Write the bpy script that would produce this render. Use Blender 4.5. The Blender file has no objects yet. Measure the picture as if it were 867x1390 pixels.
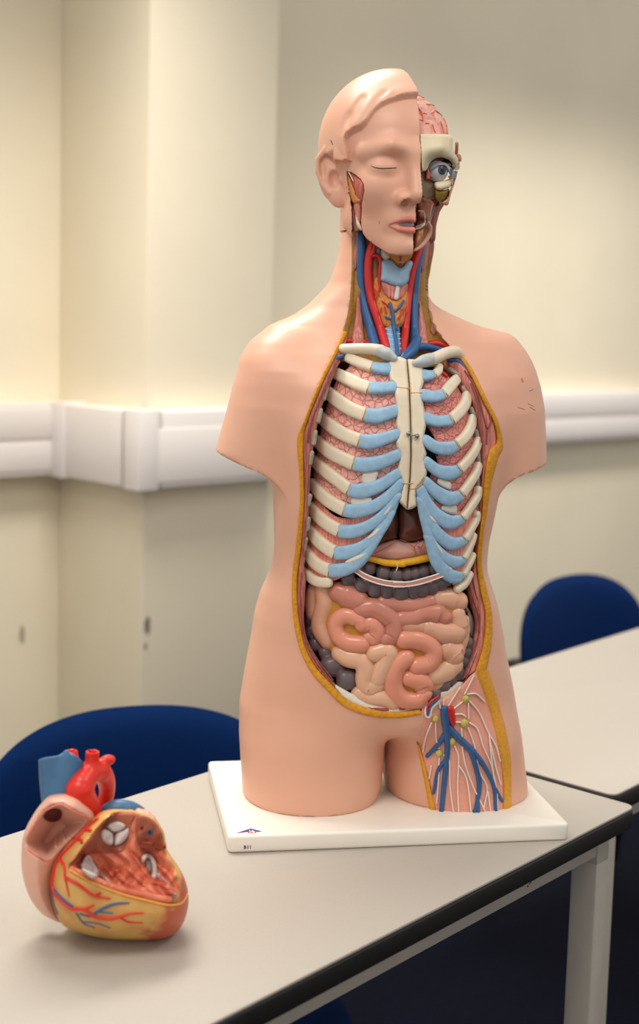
import bpy, bmesh, math, random
import numpy as np
from mathutils import Vector, Matrix
from mathutils.geometry import delaunay_2d_cdt

import time as _time
_T0 = _time.time()
def tick(w): print('TICK %-12s %.1f' % (w, _time.time() - _T0))
random.seed(7)
rng = np.random.default_rng(7)
SC = bpy.context.scene
COL = SC.collection

# ------------------------------------------------------------------ camera
CAM_P = np.array([-.3394, -1.4812, .5541])
PITCH, YAW, ROLL, FPX = 1.4608, -.1727, .0282, 1806.0
def _rx(a): c, s = math.cos(a), math.sin(a); return np.array([[1, 0, 0], [0, c, -s], [0, s, c]])
def _rz(a): c, s = math.cos(a), math.sin(a); return np.array([[c, -s, 0], [s, c, 0], [0, 0, 1]])
CAM_M = _rz(YAW) @ _rx(PITCH) @ _rz(ROLL)
def ray(u, v):
    return CAM_M @ np.array([(u - 433.5) / FPX, -(v - 650.0) / FPX, -1.0])
def hit(u, v, n=(0, 0, 1), d=0.0):
    """where the line of sight of a photo point meets a plane of the room"""
    n = np.asarray(n, float); r = ray(u, v)
    return CAM_P + r * ((d - n @ CAM_P) / (n @ r))
cam_d = bpy.data.cameras.new('camera')
cam = bpy.data.objects.new('camera', cam_d); COL.objects.link(cam)
cam.matrix_world = Matrix([list(CAM_M[0]) + [CAM_P[0]], list(CAM_M[1]) + [CAM_P[1]], list(CAM_M[2]) + [CAM_P[2]], [0, 0, 0, 1]])
cam_d.sensor_fit = 'VERTICAL'; cam_d.sensor_height = 36.0
cam_d.lens = FPX / 1390.0 * 36.0
cam_d.shift_y = -(695.0 - 650.0) / 1390.0
cam_d.clip_start = .05
cam_d.dof.use_dof = True
cam_d.dof.focus_distance = 1.41
cam_d.dof.aperture_fstop = 4.0 * (cam_d.lens / 50.0)
SC.camera = cam

# ------------------------------------------------------------------ tagging
def tag(o, label=None, cat=None, group=None, kind=None):
    if label: o['label'] = label
    if cat: o['category'] = cat
    if group: o['group'] = group
    if kind: o['kind'] = kind
    return o
def empty(name, loc=(0, 0, 0), rz=0.0):
    o = bpy.data.objects.new(name, None); COL.objects.link(o)
    o.empty_display_size = .05; o.location = loc; o.rotation_euler = (0, 0, rz)
    return o

# ------------------------------------------------------------------ materials
def lin(c):
    c = np.asarray(c, float) / 255.0
    return tuple(np.where(c <= .04045, c / 12.92, ((c + .055) / 1.055) ** 2.4)) + (1.0,)
MATS = {}
def mat(name, rgb, rough=.5, spec=.5, metal=0.0, noise=0.0, nscale=60.0, bump=0.0, bscale=120.0, coat=0.0, alt=None, sheen=0.0, sss=0.0):
    """plain coloured material with a little procedural mottling and bump"""
    if name in MATS: return MATS[name]
    m = bpy.data.materials.new(name); m.use_nodes = True
    nt = m.node_tree; N = nt.nodes; L = nt.links
    b = N['Principled BSDF']
    b.inputs['Roughness'].default_value = rough
    b.inputs['Specular IOR Level'].default_value = spec
    b.inputs['Metallic'].default_value = metal
    b.inputs['Coat Weight'].default_value = coat
    b.inputs['Coat Roughness'].default_value = .2
    if sheen: b.inputs['Sheen Weight'].default_value = sheen
    if sss:
        b.inputs['Subsurface Weight'].default_value = sss
        b.inputs['Subsurface Scale'].default_value = .004
        b.inputs['Subsurface Radius'].default_value = (1, .5, .3)
    tc = N.new('ShaderNodeTexCoord')
    c1 = lin(rgb)
    if noise > 0:
        nz = N.new('ShaderNodeTexNoise'); nz.inputs['Scale'].default_value = nscale; nz.inputs['Detail'].default_value = 4
        L.new(tc.outputs['Object'], nz.inputs['Vector'])
        cr = N.new('ShaderNodeValToRGB')
        c2 = lin(alt) if alt is not None else tuple(max(0, x * (1 - noise)) for x in c1[:3]) + (1,)
        cr.color_ramp.elements[0].color = c2; cr.color_ramp.elements[0].position = .38
        cr.color_ramp.elements[1].color = c1; cr.color_ramp.elements[1].position = .62
        L.new(nz.outputs['Fac'], cr.inputs['Fac']); L.new(cr.outputs['Color'], b.inputs['Base Color'])
    else:
        b.inputs['Base Color'].default_value = c1
    if bump > 0:
        n2 = N.new('ShaderNodeTexNoise'); n2.inputs['Scale'].default_value = bscale; n2.inputs['Detail'].default_value = 3
        L.new(tc.outputs['Object'], n2.inputs['Vector'])
        bp = N.new('ShaderNodeBump'); bp.inputs['Strength'].default_value = bump; bp.inputs['Distance'].default_value = .002
        L.new(n2.outputs['Fac'], bp.inputs['Height']); L.new(bp.outputs['Normal'], b.inputs['Normal'])
    MATS[name] = m
    return m
def base_and_vec(m):
    nt = m.node_tree
    return nt, nt.nodes, nt.links, nt.nodes['Principled BSDF']

# ------------------------------------------------------------------ mesh building
def link_mesh(name, verts, faces, m=None, parent=None, smooth=True, sharp=None, mats=None, midx=None):
    me = bpy.data.meshes.new(name)
    me.from_pydata([tuple(map(float, v)) for v in verts], [], [tuple(int(i) for i in f) for f in faces])
    if mats:
        for q in mats: me.materials.append(q)
    elif m: me.materials.append(m)
    if midx is not None: me.polygons.foreach_set('material_index', np.asarray(midx, np.int32))
    me.polygons.foreach_set('use_smooth', [smooth] * len(me.polygons))
    me.update()
    if sharp is not None and smooth: me.set_sharp_from_angle(angle=math.radians(sharp))
    o = bpy.data.objects.new(name, me); COL.objects.link(o)
    if parent is not None: o.parent = parent
    return o

class MB:
    """collects simple solids into one mesh"""
    def __init__(s): s.v = []; s.f = []
    def add(s, v, f):
        n = len(s.v); s.v += [tuple(x) for x in v]; s.f += [tuple(i + n for i in q) for q in f]; return s
    def bm(s, bm_):
        bm_.verts.index_update(); s.add([x.co[:] for x in bm_.verts], [[q.index for q in f.verts] for f in bm_.faces]); bm_.free(); return s
    def box(s, lo, hi, bev=0.0, M=None, seg=2):
        b = bmesh.new(); bmesh.ops.create_cube(b, size=1)
        lo, hi = Vector(lo), Vector(hi)
        for v in b.verts: v.co = Vector([(lo[i] + hi[i]) / 2 + v.co[i] * (hi[i] - lo[i]) for i in range(3)])
        if bev: bmesh.ops.bevel(b, geom=b.edges[:], offset=bev, segments=seg, profile=.5, affect='EDGES')
        if M is not None: b.transform(M)
        return s.bm(b)
    def prism(s, poly, z0, z1, bev=0.0, M=None, seg=3):
        b = bmesh.new(); vs = [b.verts.new((x, y, z0)) for x, y in poly]; f = b.faces.new(vs)
        r = bmesh.ops.extrude_face_region(b, geom=[f])
        for e in r['geom']:
            if isinstance(e, bmesh.types.BMVert): e.co.z = z1
        bmesh.ops.recalc_face_normals(b, faces=b.faces)
        if bev:
            es = [e for e in b.edges if abs(e.verts[0].co.z - e.verts[1].co.z) < 1e-9]
            bmesh.ops.bevel(b, geom=es, offset=bev, segments=seg, profile=.5, affect='EDGES')
        if M is not None: b.transform(M)
        return s.bm(b)
    def tube(s, pts, r, seg=12, cap=True):
        v, f = tube_geo(pts, r, seg, cap); return s.add(v, f)
    def build(s, name, m, parent=None, smooth=True, sharp=35): return link_mesh(name, s.v, s.f, m, parent, smooth, sharp)

def resample(P, n, closed=False):
    P = np.asarray(P, float)
    if closed: P = np.vstack([P, P[:1]])
    t = np.r_[0, np.cumsum(np.linalg.norm(np.diff(P[:, :3] if P.shape[1] > 2 else P, axis=0), axis=1))]
    u = np.linspace(0, t[-1], n + 1 if closed else n)
    Q = np.stack([np.interp(u, t, P[:, k]) for k in range(P.shape[1])], 1)
    return Q[:-1] if closed else Q
def spline(P, n):
    """Catmull-Rom through points, n samples at even arc length"""
    P = np.asarray(P, float)
    if len(P) < 3: return resample(P, n)
    Q = np.vstack([2 * P[0] - P[1], P, 2 * P[-1] - P[-2]]); out = []
    for i in range(1, len(Q) - 2):
        p0, p1, p2, p3 = Q[i - 1:i + 3]
        for t in np.linspace(0, 1, 16, endpoint=False):
            out.append(.5 * ((2 * p1) + (-p0 + p2) * t + (2 * p0 - 5 * p1 + 4 * p2 - p3) * t * t + (-p0 + 3 * p1 - 3 * p2 + p3) * t ** 3))
    out.append(P[-1])
    return resample(np.array(out), n)
def spline_closed(P, n):
    P = np.asarray(P, float); m = len(P); out = []
    for i in range(m):
        p0, p1, p2, p3 = P[i - 1], P[i], P[(i + 1) % m], P[(i + 2) % m]
        for t in np.linspace(0, 1, 10, endpoint=False):
            out.append(.5 * ((2 * p1) + (-p0 + p2) * t + (2 * p0 - 5 * p1 + 4 * p2 - p3) * t * t + (-p0 + 3 * p1 - 3 * p2 + p3) * t ** 3))
    return resample(np.array(out), n, closed=True)

def sweep_geo(C, Nrm, ha, hb, seg=14, cap=True, expo=2.0, roundcap=True):
    """sweep a superellipse (half size ha across, hb along Nrm) along C; rounded ends"""
    C = np.asarray(C, float); n = len(C)
    ha = np.broadcast_to(np.asarray(ha, float), (n,)).copy(); hb = np.broadcast_to(np.asarray(hb, float), (n,)).copy()
    T = np.gradient(C, axis=0); T /= np.linalg.norm(T, axis=1)[:, None] + 1e-12
    Nn = np.asarray(Nrm, float); Nn = np.broadcast_to(Nn, C.shape).copy()
    Nn -= (Nn * T).sum(1)[:, None] * T; Nn /= np.linalg.norm(Nn, axis=1)[:, None] + 1e-12
    B = np.cross(T, Nn)
    ra_, rb_ = roundcap if isinstance(roundcap, tuple) else (roundcap, roundcap)
    if cap and (ra_ or rb_):
        k = 5; pre = []; post = []
        for j in range(k):
            a = math.pi / 2 * (j / k)          # 0..  outermost -> ring
            s, c = math.sin(a), math.cos(a)
            if j == 0: s = .12
            pre.append((C[0] - T[0] * ha[0] * c, Nn[0], B[0], ha[0] * s, hb[0] * s))
            post.insert(0, (C[-1] + T[-1] * ha[-1] * c, Nn[-1], B[-1], ha[-1] * s, hb[-1] * s))
        if not ra_: pre = []
        if not rb_: post = []
        st = pre + [(C[i], Nn[i], B[i], ha[i], hb[i]) for i in range(n)] + post
    else: st = [(C[i], Nn[i], B[i], ha[i], hb[i]) for i in range(n)]
    ang = np.linspace(0, 2 * np.pi, seg, endpoint=False); ca, sa = np.cos(ang), np.sin(ang)
    ca = np.sign(ca) * np.abs(ca) ** (2 / expo); sa = np.sign(sa) * np.abs(sa) ** (2 / expo)
    V = []; F = []
    for (c, nn, b, a, h) in st:
        V.append(c[None] + a * ca[:, None] * b[None] + h * sa[:, None] * nn[None])
    V = np.vstack(V); m = len(st)
    for i in range(m - 1):
        for j in range(seg):
            F.append((i * seg + j, i * seg + (j + 1) % seg, (i + 1) * seg + (j + 1) % seg, (i + 1) * seg + j))
    if cap:
        F.append(tuple(range(seg))[::-1]); F.append(tuple((m - 1) * seg + j for j in range(seg)))
    return V, F
def tube_geo(P, r, seg=12, cap=True, roundcap=False):
    P = np.asarray(P, float); n = len(P)
    T = np.gradient(P, axis=0); T /= np.linalg.norm(T, axis=1)[:, None] + 1e-12
    ref = np.array([0, 0, 1.0]) if abs(T[0][2]) < .8 else np.array([1.0, 0, 0])
    N0 = ref - (ref @ T[0]) * T[0]; Ns = []
    for i in range(n):
        N0 = N0 - (N0 @ T[i]) * T[i]; N0 = N0 / (np.linalg.norm(N0) + 1e-12); Ns.append(N0)
    r = np.asarray(r, float)
    return sweep_geo(P, np.array(Ns), r, r, seg, cap, 2.0, roundcap)

# ------------------------------------------------------------------ implicit surfaces
def V3(x, y, z): return np.sqrt(x * x + y * y + z * z)
def sd_ell(x, y, z, c, r):
    a, b, d = (x - c[0]) / r[0], (y - c[1]) / r[1], (z - c[2]) / r[2]
    k0 = V3(a, b, d); k1 = V3(a / r[0], b / r[1], d / r[2]) + 1e-9
    return k0 * (k0 - 1) / k1
def sd_cap(x, y, z, a, b, ra, rb=None):
    rb = ra if rb is None else rb
    a = np.asarray(a, float); b = np.asarray(b, float); d = b - a
    t = np.clip(((x - a[0]) * d[0] + (y - a[1]) * d[1] + (z - a[2]) * d[2]) / (d @ d + 1e-12), 0, 1)
    return V3(x - a[0] - t * d[0], y - a[1] - t * d[1], z - a[2] - t * d[2]) - (ra + (rb - ra) * t)
def sd_path(x, y, z, P, r):
    P = np.asarray(P, float); r = np.broadcast_to(np.asarray(r, float), (len(P),)); o = None
    for i in range(len(P) - 1):
        q = sd_cap(x, y, z, P[i], P[i + 1], r[i], r[i + 1]); o = q if o is None else np.minimum(o, q)
    return o
def smin(a, b, k):
    h = np.clip(.5 + .5 * (b - a) / k, 0, 1); return b + (a - b) * h - k * h * (1 - h)
def smax(a, b, k): return -smin(-a, -b, k)
def nets(fn, lo, hi, res, newton=2, band=2.0):
    """surface nets of fn<0 over a box"""
    lo = np.asarray(lo, float); hi = np.asarray(hi, float)
    n = np.maximum(2, np.ceil((hi - lo) / res).astype(int) + 1)
    ax = [lo[i] + res * np.arange(n[i]) for i in range(3)]
    # coarse pass, then fill in only the blocks near the surface
    K = 4
    nc = [int(math.ceil((n[i] - 1) / K)) + 1 for i in range(3)]
    n = np.array([(c - 1) * K + 1 for c in nc])
    ax = [lo[i] + res * np.arange(n[i]) for i in range(3)]
    X, Y, Z = np.meshgrid(ax[0][::K], ax[1][::K], ax[2][::K], indexing='ij')
    Fc = fn(X, Y, Z)
    A = np.abs(Fc); mn = np.full([c - 1 for c in nc], 1e9); mx = np.full([c - 1 for c in nc], -1e9)
    for dx in (0, 1):
        for dy in (0, 1):
            for dz in (0, 1):
                q = Fc[dx:nc[0] - 1 + dx, dy:nc[1] - 1 + dy, dz:nc[2] - 1 + dz]
                mn = np.minimum(mn, np.abs(q)); mx = np.maximum(mx, q)
    act = (mn < band * K * res)
    F = np.repeat(np.repeat(np.repeat(np.where(mx < 0, -1.0, 1.0), K, 0), K, 1), K, 2)
    F = np.pad(F, ((0, 1), (0, 1), (0, 1)), mode='edge')
    F[::K, ::K, ::K] = Fc
    need = np.zeros(n, bool)
    for b in np.argwhere(act): need[b[0] * K:b[0] * K + K + 1, b[1] * K:b[1] * K + K + 1, b[2] * K:b[2] * K + K + 1] = True
    I = np.argwhere(need)
    for i0 in range(0, len(I), 400000):
        q = I[i0:i0 + 400000]; F[q[:, 0], q[:, 1], q[:, 2]] = fn(ax[0][q[:, 0]], ax[1][q[:, 1]], ax[2][q[:, 2]])
    F = np.where(F == 0, 1e-9, F)
    S = F < 0
    c = np.zeros(n - 1, int)
    for dx in (0, 1):
        for dy in (0, 1):
            for dz in (0, 1):
                c += S[dx:n[0] - 1 + dx, dy:n[1] - 1 + dy, dz:n[2] - 1 + dz]
    occ = (c > 0) & (c < 8)
    idx = -np.ones(n - 1, int); I = np.argwhere(occ); idx[occ] = np.arange(len(I))
    acc = np.zeros((len(I), 3)); cnt = np.zeros(len(I))
    for a in range(3):
        o = [k for k in range(3) if k != a]
        for d1 in (0, 1):
            for d2 in (0, 1):
                A = I.copy(); A[:, o[0]] += d1; A[:, o[1]] += d2
                B = A.copy(); B[:, a] += 1
                fa = F[A[:, 0], A[:, 1], A[:, 2]]; fb = F[B[:, 0], B[:, 1], B[:, 2]]
                m = (fa < 0) != (fb < 0)
                t = fa[m] / (fa[m] - fb[m]); p = A[m].astype(float); p[:, a] += t
                acc[m] += p; cnt[m] += 1
    V = lo + (acc / cnt[:, None]) * res
    Q = []
    for a in range(3):
        o = [(1, 2), (2, 0), (0, 1)][a]
        sl0 = [slice(None)] * 3; sl1 = [slice(None)] * 3
        sl0[a] = slice(0, n[a] - 1); sl1[a] = slice(1, n[a])
        m = S[tuple(sl0)] != S[tuple(sl1)]
        E = np.argwhere(m)
        E = E[(E[:, o[0]] > 0) & (E[:, o[1]] > 0) & (E[:, o[0]] < n[o[0]] - 1) & (E[:, o[1]] < n[o[1]] - 1)]
        inside = S[E[:, 0], E[:, 1], E[:, 2]]
        def cell(d1, d2):
            C = E.copy(); C[:, o[0]] += d1; C[:, o[1]] += d2
            return idx[C[:, 0], C[:, 1], C[:, 2]]
        q = np.stack([cell(-1, -1), cell(0, -1), cell(0, 0), cell(-1, 0)], 1)
        q[~inside] = q[~inside][:, ::-1]
        Q.append(q)
    Q = np.vstack(Q); Q = Q[(Q >= 0).all(1)]
    e = res * .2
    for _ in range(newton):
        x, y, z = V.T
        f = fn(x, y, z)
        g = np.stack([fn(x + e, y, z) - fn(x - e, y, z), fn(x, y + e, z) - fn(x, y - e, z), fn(x, y, z + e) - fn(x, y, z - e)], 1) / (2 * e)
        st = (f / ((g * g).sum(1) + 1e-6))[:, None] * g
        L = np.linalg.norm(st, axis=1)[:, None]; st *= np.minimum(1, .5 * res / (L + 1e-12))
        V = V - st
    return V, Q
def inpoly(x, y, poly):
    """point in polygon, vectorised"""
    x = np.asarray(x); y = np.asarray(y); c = np.zeros(x.shape, bool); P = np.asarray(poly, float); n = len(P)
    for i in range(n):
        x0, y0 = P[i - 1]; x1, y1 = P[i]
        m = (y0 > y) != (y1 > y)
        if abs(y1 - y0) > 1e-12: c ^= m & (x < (x1 - x0) * (y - y0) / (y1 - y0) + x0)
    return c
def polydist(x, y, poly, closed=True):
    x = np.asarray(x, float); y = np.asarray(y, float); P = np.asarray(poly, float); n = len(P); d = np.full(x.shape, 1e9)
    for i in range(0 if closed else 1, n):
        ax, ay = P[i - 1]; bx, by = P[i]; dx, dy = bx - ax, by - ay
        t = np.clip(((x - ax) * dx + (y - ay) * dy) / (dx * dx + dy * dy + 1e-12), 0, 1)
        d = np.minimum(d, np.hypot(x - ax - t * dx, y - ay - t * dy))
    return d
def sd_poly(x, y, poly): return np.where(inpoly(x, y, poly), -1, 1) * polydist(x, y, poly)
# ================================================================== ROOM
TA = .6788                                             # direction of the tables
E1 = np.array([math.cos(TA), math.sin(TA), 0]); E2 = np.array([-math.sin(TA), math.cos(TA), 0])
WA = TA - .075                                         # direction of the back wall
W1d = np.array([math.cos(WA), math.sin(WA), 0]); W2d = np.array([-math.sin(WA), math.cos(WA), 0])
FLOOR = -.76
def frame(ax, ay, o=(0, 0, 0)):
    return Matrix([[ax[0], ay[0], 0, o[0]], [ax[1], ay[1], 0, o[1]], [0, 0, 1, o[2]], [0, 0, 0, 1]])
MW = frame(W1d, W2d); MT = frame(E1, E2)
def wf(p): return p @ W1d, p @ W2d

# wall paint, with the few scuffs the plaster has
def wall_mat(name, rgb, marks=()):
    m = mat(name, rgb, rough=.75, spec=.3, noise=.04, nscale=3.0, bump=.05, bscale=300)
    nt, N, L, b = base_and_vec(m)
    src = b.inputs['Base Color'].links[0].from_socket
    tc = [n for n in N if n.type == 'TEX_COORD'][0]
    for (cx, cz, rx, rz, col, amt) in marks:
        mp = N.new('ShaderNodeMapping'); mp.vector_type = 'POINT'
        mp.inputs['Location'].default_value = (-cx / rx, 0, -cz / rz); mp.inputs['Scale'].default_value = (1 / rx, 0.0, 1 / rz)
        L.new(tc.outputs['Object'], mp.inputs['Vector'])
        nz = N.new('ShaderNodeTexNoise'); nz.inputs['Scale'].default_value = 2.2; nz.inputs['Detail'].default_value = 6
        L.new(mp.outputs['Vector'], nz.inputs['Vector'])
        ln = N.new('ShaderNodeVectorMath'); ln.operation = 'LENGTH'; L.new(mp.outputs['Vector'], ln.inputs[0])
        ad = N.new('ShaderNodeMath'); ad.operation = 'MULTIPLY_ADD'; ad.inputs[1].default_value = .9; L.new(nz.outputs['Fac'], ad.inputs[0]); L.new(ln.outputs['Value'], ad.inputs[2])
        mr = N.new('ShaderNodeMapRange'); mr.inputs['From Min'].default_value = 1.0; mr.inputs['From Max'].default_value = 1.3
        mr.inputs['To Min'].default_value = amt; mr.inputs['To Max'].default_value = 0
        L.new(ad.outputs['Value'], mr.inputs['Value'])
        mx = N.new('ShaderNodeMix'); mx.data_type = 'RGBA'; mx.inputs['B'].default_value = lin(col)
        L.new(mr.outputs['Result'], mx.inputs['Factor']); L.new(src, mx.inputs['A']); src = mx.outputs['Result']
    L.new(src, b.inputs['Base Color'])
    return m

WD = 1.545                                             # main wall distance along its normal
# pillar: corners from the photo
PF = 1.225
sL = (hit(196, 600, W2d, PF) @ W1d); sR = (hit(368, 500, W2d, PF) @ W1d)
pm = hit(30, 862, W2d, WD); pq = hit(198, 850, W2d, PF)
wallm = wall_mat('cream_wall_paint', (233, 223, 199), [(pm @ W1d, pm[2], .010, .03, (120, 110, 95), .7)])
pilm = wall_mat('cream_pillar_paint', (233, 223, 199), [(pq @ W1d + .004, pq[2], .012, .028, (90, 88, 90), .85), (pq @ W1d, pq[2] - .045, .007, .012, (120, 110, 95), .7)])
o = MB().box((-1.2, WD, FLOOR), (6.2, WD + .1, 2.3)).build('wall_back', wallm, sharp=30); o.matrix_world = MW; tag(o, kind='structure')
o = MB().box((sL, PF, FLOOR), (sR, WD, 2.3), .004).build('wall_pillar', pilm, sharp=30); o.matrix_world = MW; tag(o, kind='structure')
carpet = mat('navy_carpet', (7, 11, 28), rough=.95, spec=.1, noise=.5, nscale=220, bump=.6, bscale=400)
o = MB().box((-4, -4, FLOOR - .05), (5.5, 4, FLOOR)).build('floor', carpet, sharp=30); tag(o, kind='structure')

# dado trunking: back run, pillar wrap
trunkm = mat('white_trunking_plastic', (226, 220, 216), rough=.45, spec=.4, noise=.02, nscale=8)
ZT, ZB, TD = .382, .220, .055
def trunk(name, x0, y0, x1, y1):
    """straight length of trunking: base channel, lid with proud edge ribs"""
    m = MB(); m.box((x0, y0, ZB), (x1, y1, ZT), .006)
    return m
m = MB()
for (a, b) in ((-1.2, sL + .001), (sR - .001, 6.2)):
    m.box((a, WD - TD, ZB), (b, WD + .01, ZT), .006)
    m.box((a, WD - TD - .003, ZB + .012), (b, WD - TD + .01, ZB + .075), .002)
    m.box((a, WD - TD - .003, ZB + .083), (b, WD - TD + .01, ZT - .012), .002)
o = m.build('trim_1', trunkm); o.matrix_world = MW; tag(o, kind='structure')
m = MB()
m.box((sL - TD, PF - TD, ZB), (sR + TD, PF + .01, ZT), .006); m.box((sL - TD, PF - TD, ZB), (sL + .01, WD - TD, ZT), .006); m.box((sR - .01, PF - TD, ZB), (sR + TD, WD - TD, ZT), .006)
m.box((sL - TD + .01, PF - TD - .003, ZB + .012), (sR + TD - .01, PF - TD + .01, ZB + .125), .002)
m.box((sL - TD - .004, PF - TD - .004, ZB - .003), (sL - TD + .05, PF - TD + .05, ZT + .003), .004)   # corner cover
m.box((sL - TD - .003, WD - TD - .05, ZB - .003), (sL + .01, WD - TD + .004, ZT + .003), .004)
o = m.build('trim_2', trunkm); o.matrix_world = MW; tag(o, kind='structure')

# ------------------------------------------------------------------ tables
topm = mat('grey_laminate', (180, 173, 163), rough=.42, spec=.4, noise=.03, nscale=420, alt=(178, 170, 160))
edgem = mat('black_table_edge', (24, 22, 21), rough=.5, spec=.4, noise=.3, nscale=90)
steelm = mat('grey_painted_steel', (176, 170, 160), rough=.45, spec=.4, noise=.05, nscale=30)
feltm = mat('scuff_black', (30, 28, 28), rough=.7)
def rrect(x0, y0, x1, y1, r, k=6):
    P = []
    for cx, cy, a in ((x1 - r, y1 - r, 0), (x0 + r, y1 - r, 90), (x0 + r, y0 + r, 180), (x1 - r, y0 + r, 270)):
        for j in range(k + 1):
            t = math.radians(a + 90 * j / k); P.append((cx + r * math.cos(t), cy + r * math.sin(t)))
    return P
def make_table(x0, x1, y0, y1, label):
    root = empty('table', tuple(E1 * x0 + E2 * y0) [:2] + (FLOOR,), TA)
    w, d, h = x1 - x0, y1 - y0, -FLOOR
    MB().prism(rrect(0, 0, w, d, .012), h - .003, h, .0008).build('tabletop', topm, root)
    MB().prism(rrect(-.001, -.001, w + .001, d + .001, .013), h - .026, h - .003, .003).build('edge_band', edgem, root)
    T = .028
    for x in (.022, w - .022 - T):
        MB().box((x, .020, h - .026 - .040), (x + T, d - .018, h - .026), .002).build('end_rail', steelm, root)
        l = MB().box((x, .020, .012), (x + T, .055, h - .064), .003).build('leg', steelm, root)
        MB().box((x - .001, .019, 0), (x + T + .001, .056, .014), .003).build('foot_cap', edgem, l)
        MB().box((x, .054, .012), (x + T, d - .02, .035), .003).build('foot_bar', steelm, root)
    for y in (.022, d - .018 - .02):
        MB().box((.022 + T - .002, y, h - .026 - .030), (w - .022 - T + .002, y + .02, h - .026), .002).build('side_rail', steelm, root)
    tag(root, label, 'table', 'grey topped tables by the wall')
    return root
near_table = make_table(-.98, .224, -.216, .228, 'grey laminate table with black edge carrying the torso and the heart model')
make_table(.239, 1.44, -.179, .262, 'bare grey laminate table at the right, beyond the table end')

rail = [c for c in near_table.children if c.name.startswith('side_rail')][0]
for u, v, r in ((709, 1202, .0016), (713, 1199, .0011), (716, 1203, .0012), (720, 1197, .0016), (725, 1193, .0018), (718, 1200, .0008)):
    p = hit(u, v, E2, -.216 + .0219); q = (np.array([p[0], p[1], p[2]]) - np.array([(E1 * -.98 + E2 * -.216)[0], (E1 * -.98 + E2 * -.216)[1], FLOOR]))
    x, y = q @ E1, q @ E2
    MB().box((x - r, y - .0003, q[2] - r * .8), (x + r, y + .0004, q[2] + r * .8), .0002).build('scuff_mark', feltm, rail)
# ------------------------------------------------------------------ chairs
fabm = mat('royal_blue_fabric', (5, 40, 92), rough=.9, spec=.1, noise=.25, nscale=700, bump=.5, bscale=900)
def _weave():
    nt, N, L, b = base_and_vec(fabm)
_weave()
blackp = mat('black_chair_plastic', (28, 28, 30), rough=.5)
chrome = mat('dark_steel_tube', (40, 41, 44), rough=.35, metal=.6)
def make_chair(loc, rz, label):
    """stacking chair; the sitter looks along local -y, the backrest stands at +y"""
    root = empty('chair', (loc[0], loc[1], FLOOR), rz)
    # cushion of the back: wide rounded pad, bowed towards the sitter's back
    def pad(x0, w, z0, z1, thick, yb, n):
        V = []; F = []; NX, NZ = 40, 22
        zc, hz = (z0 + z1) / 2, (z1 - z0) / 2
        def S(u, v, side):
            # squircle map of a disc
            a = u; b = v
            r = max(abs(a), abs(b)); ang = math.atan2(b, a)
            ex = n
            k = (abs(math.cos(ang)) ** ex + abs(math.sin(ang)) ** ex) ** (-1 / ex)
            X = r * k * math.cos(ang) * w; Zz = r * k * math.sin(ang) * hz
            t = thick * (max(0, 1 - r ** 3.2)) ** .5
            return (x0 + X, yb - .10 * (X / w) ** 2 * .45 + .04 * (Zz / hz) * .5 + side * t, zc + Zz)
        for side in (-1, 1):
            base = len(V)
            for j in range(NZ + 1):
                for i in range(NX + 1): V.append(S(-1 + 2 * i / NX, -1 + 2 * j / NZ, side))
            for j in range(NZ):
                for i in range(NX):
                    q = [base + j * (NX + 1) + i, base + j * (NX + 1) + i + 1, base + (j + 1) * (NX + 1) + i + 1, base + (j + 1) * (NX + 1) + i]
                    F.append(q if side < 0 else q[::-1])
        b = bmesh.new(); vs = [b.verts.new(v) for v in V]
        for f in F: b.faces.new([vs[i] for i in f])
        bmesh.ops.remove_doubles(b, verts=b.verts, dist=1e-5)
        return MB().bm(b)
    pad(0, .235, .43, .765, .020, .225, 2.5).build('backrest', fabm, root)
    pad(0, .225, .44, .750, .012, .240, 2.5).build('back_shell', blackp, root)
    m = MB(); m.prism([(x, y) for x, y in rrect(-.22, -.20, .22, .19, .09)], .415, .465, .018); m.build('seat', fabm, root)
    m = MB(); m.prism([(x, y) for x, y in rrect(-.21, -.19, .21, .18, .085)], .400, .416, .004); m.build('seat_pan', blackp, root)
    for sx in (-1, 1):
        MB().tube(spline([(sx * .2, -.16, .405), (sx * .215, -.2, .38), (sx * .225, -.225, .02)], 14), .011, 10).build('leg', chrome, root)
        MB().tube(spline([(sx * .2, .14, .405), (sx * .215, .18, .38), (sx * .225, .235, .02)], 14), .011, 10).build('leg', chrome, root)
        MB().tube(spline([(sx * .175, .10, .40), (sx * .205, .205, .40), (sx * .21, .222, .47), (sx * .205, .215, .60)], 18), .011, 10).build('back_upright', chrome, root)
        MB().box((sx * .212 - .022, .15, .535), (sx * .212 + .022, .235, .60), .008).build('side_bracket', blackp, root)
    tag(root, label, 'chair', 'blue upholstered chairs')
    return root
def chair_at(u, v, e, rz, label):
    p = hit(u, v, E2, e); up = np.array([-math.sin(rz), math.cos(rz), 0])
    print('CHAIR TOP', p[2] - FLOOR)
    return make_chair(tuple((p - up * .245)[:2]), rz, label)
chair_at(186, 957, .50, .12, 'blue fabric chair tucked behind the near table, behind the heart model')
chair_at(772, 777, .64, TA - .12, 'blue fabric chair tucked behind the bare far table, right of the torso')

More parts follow.
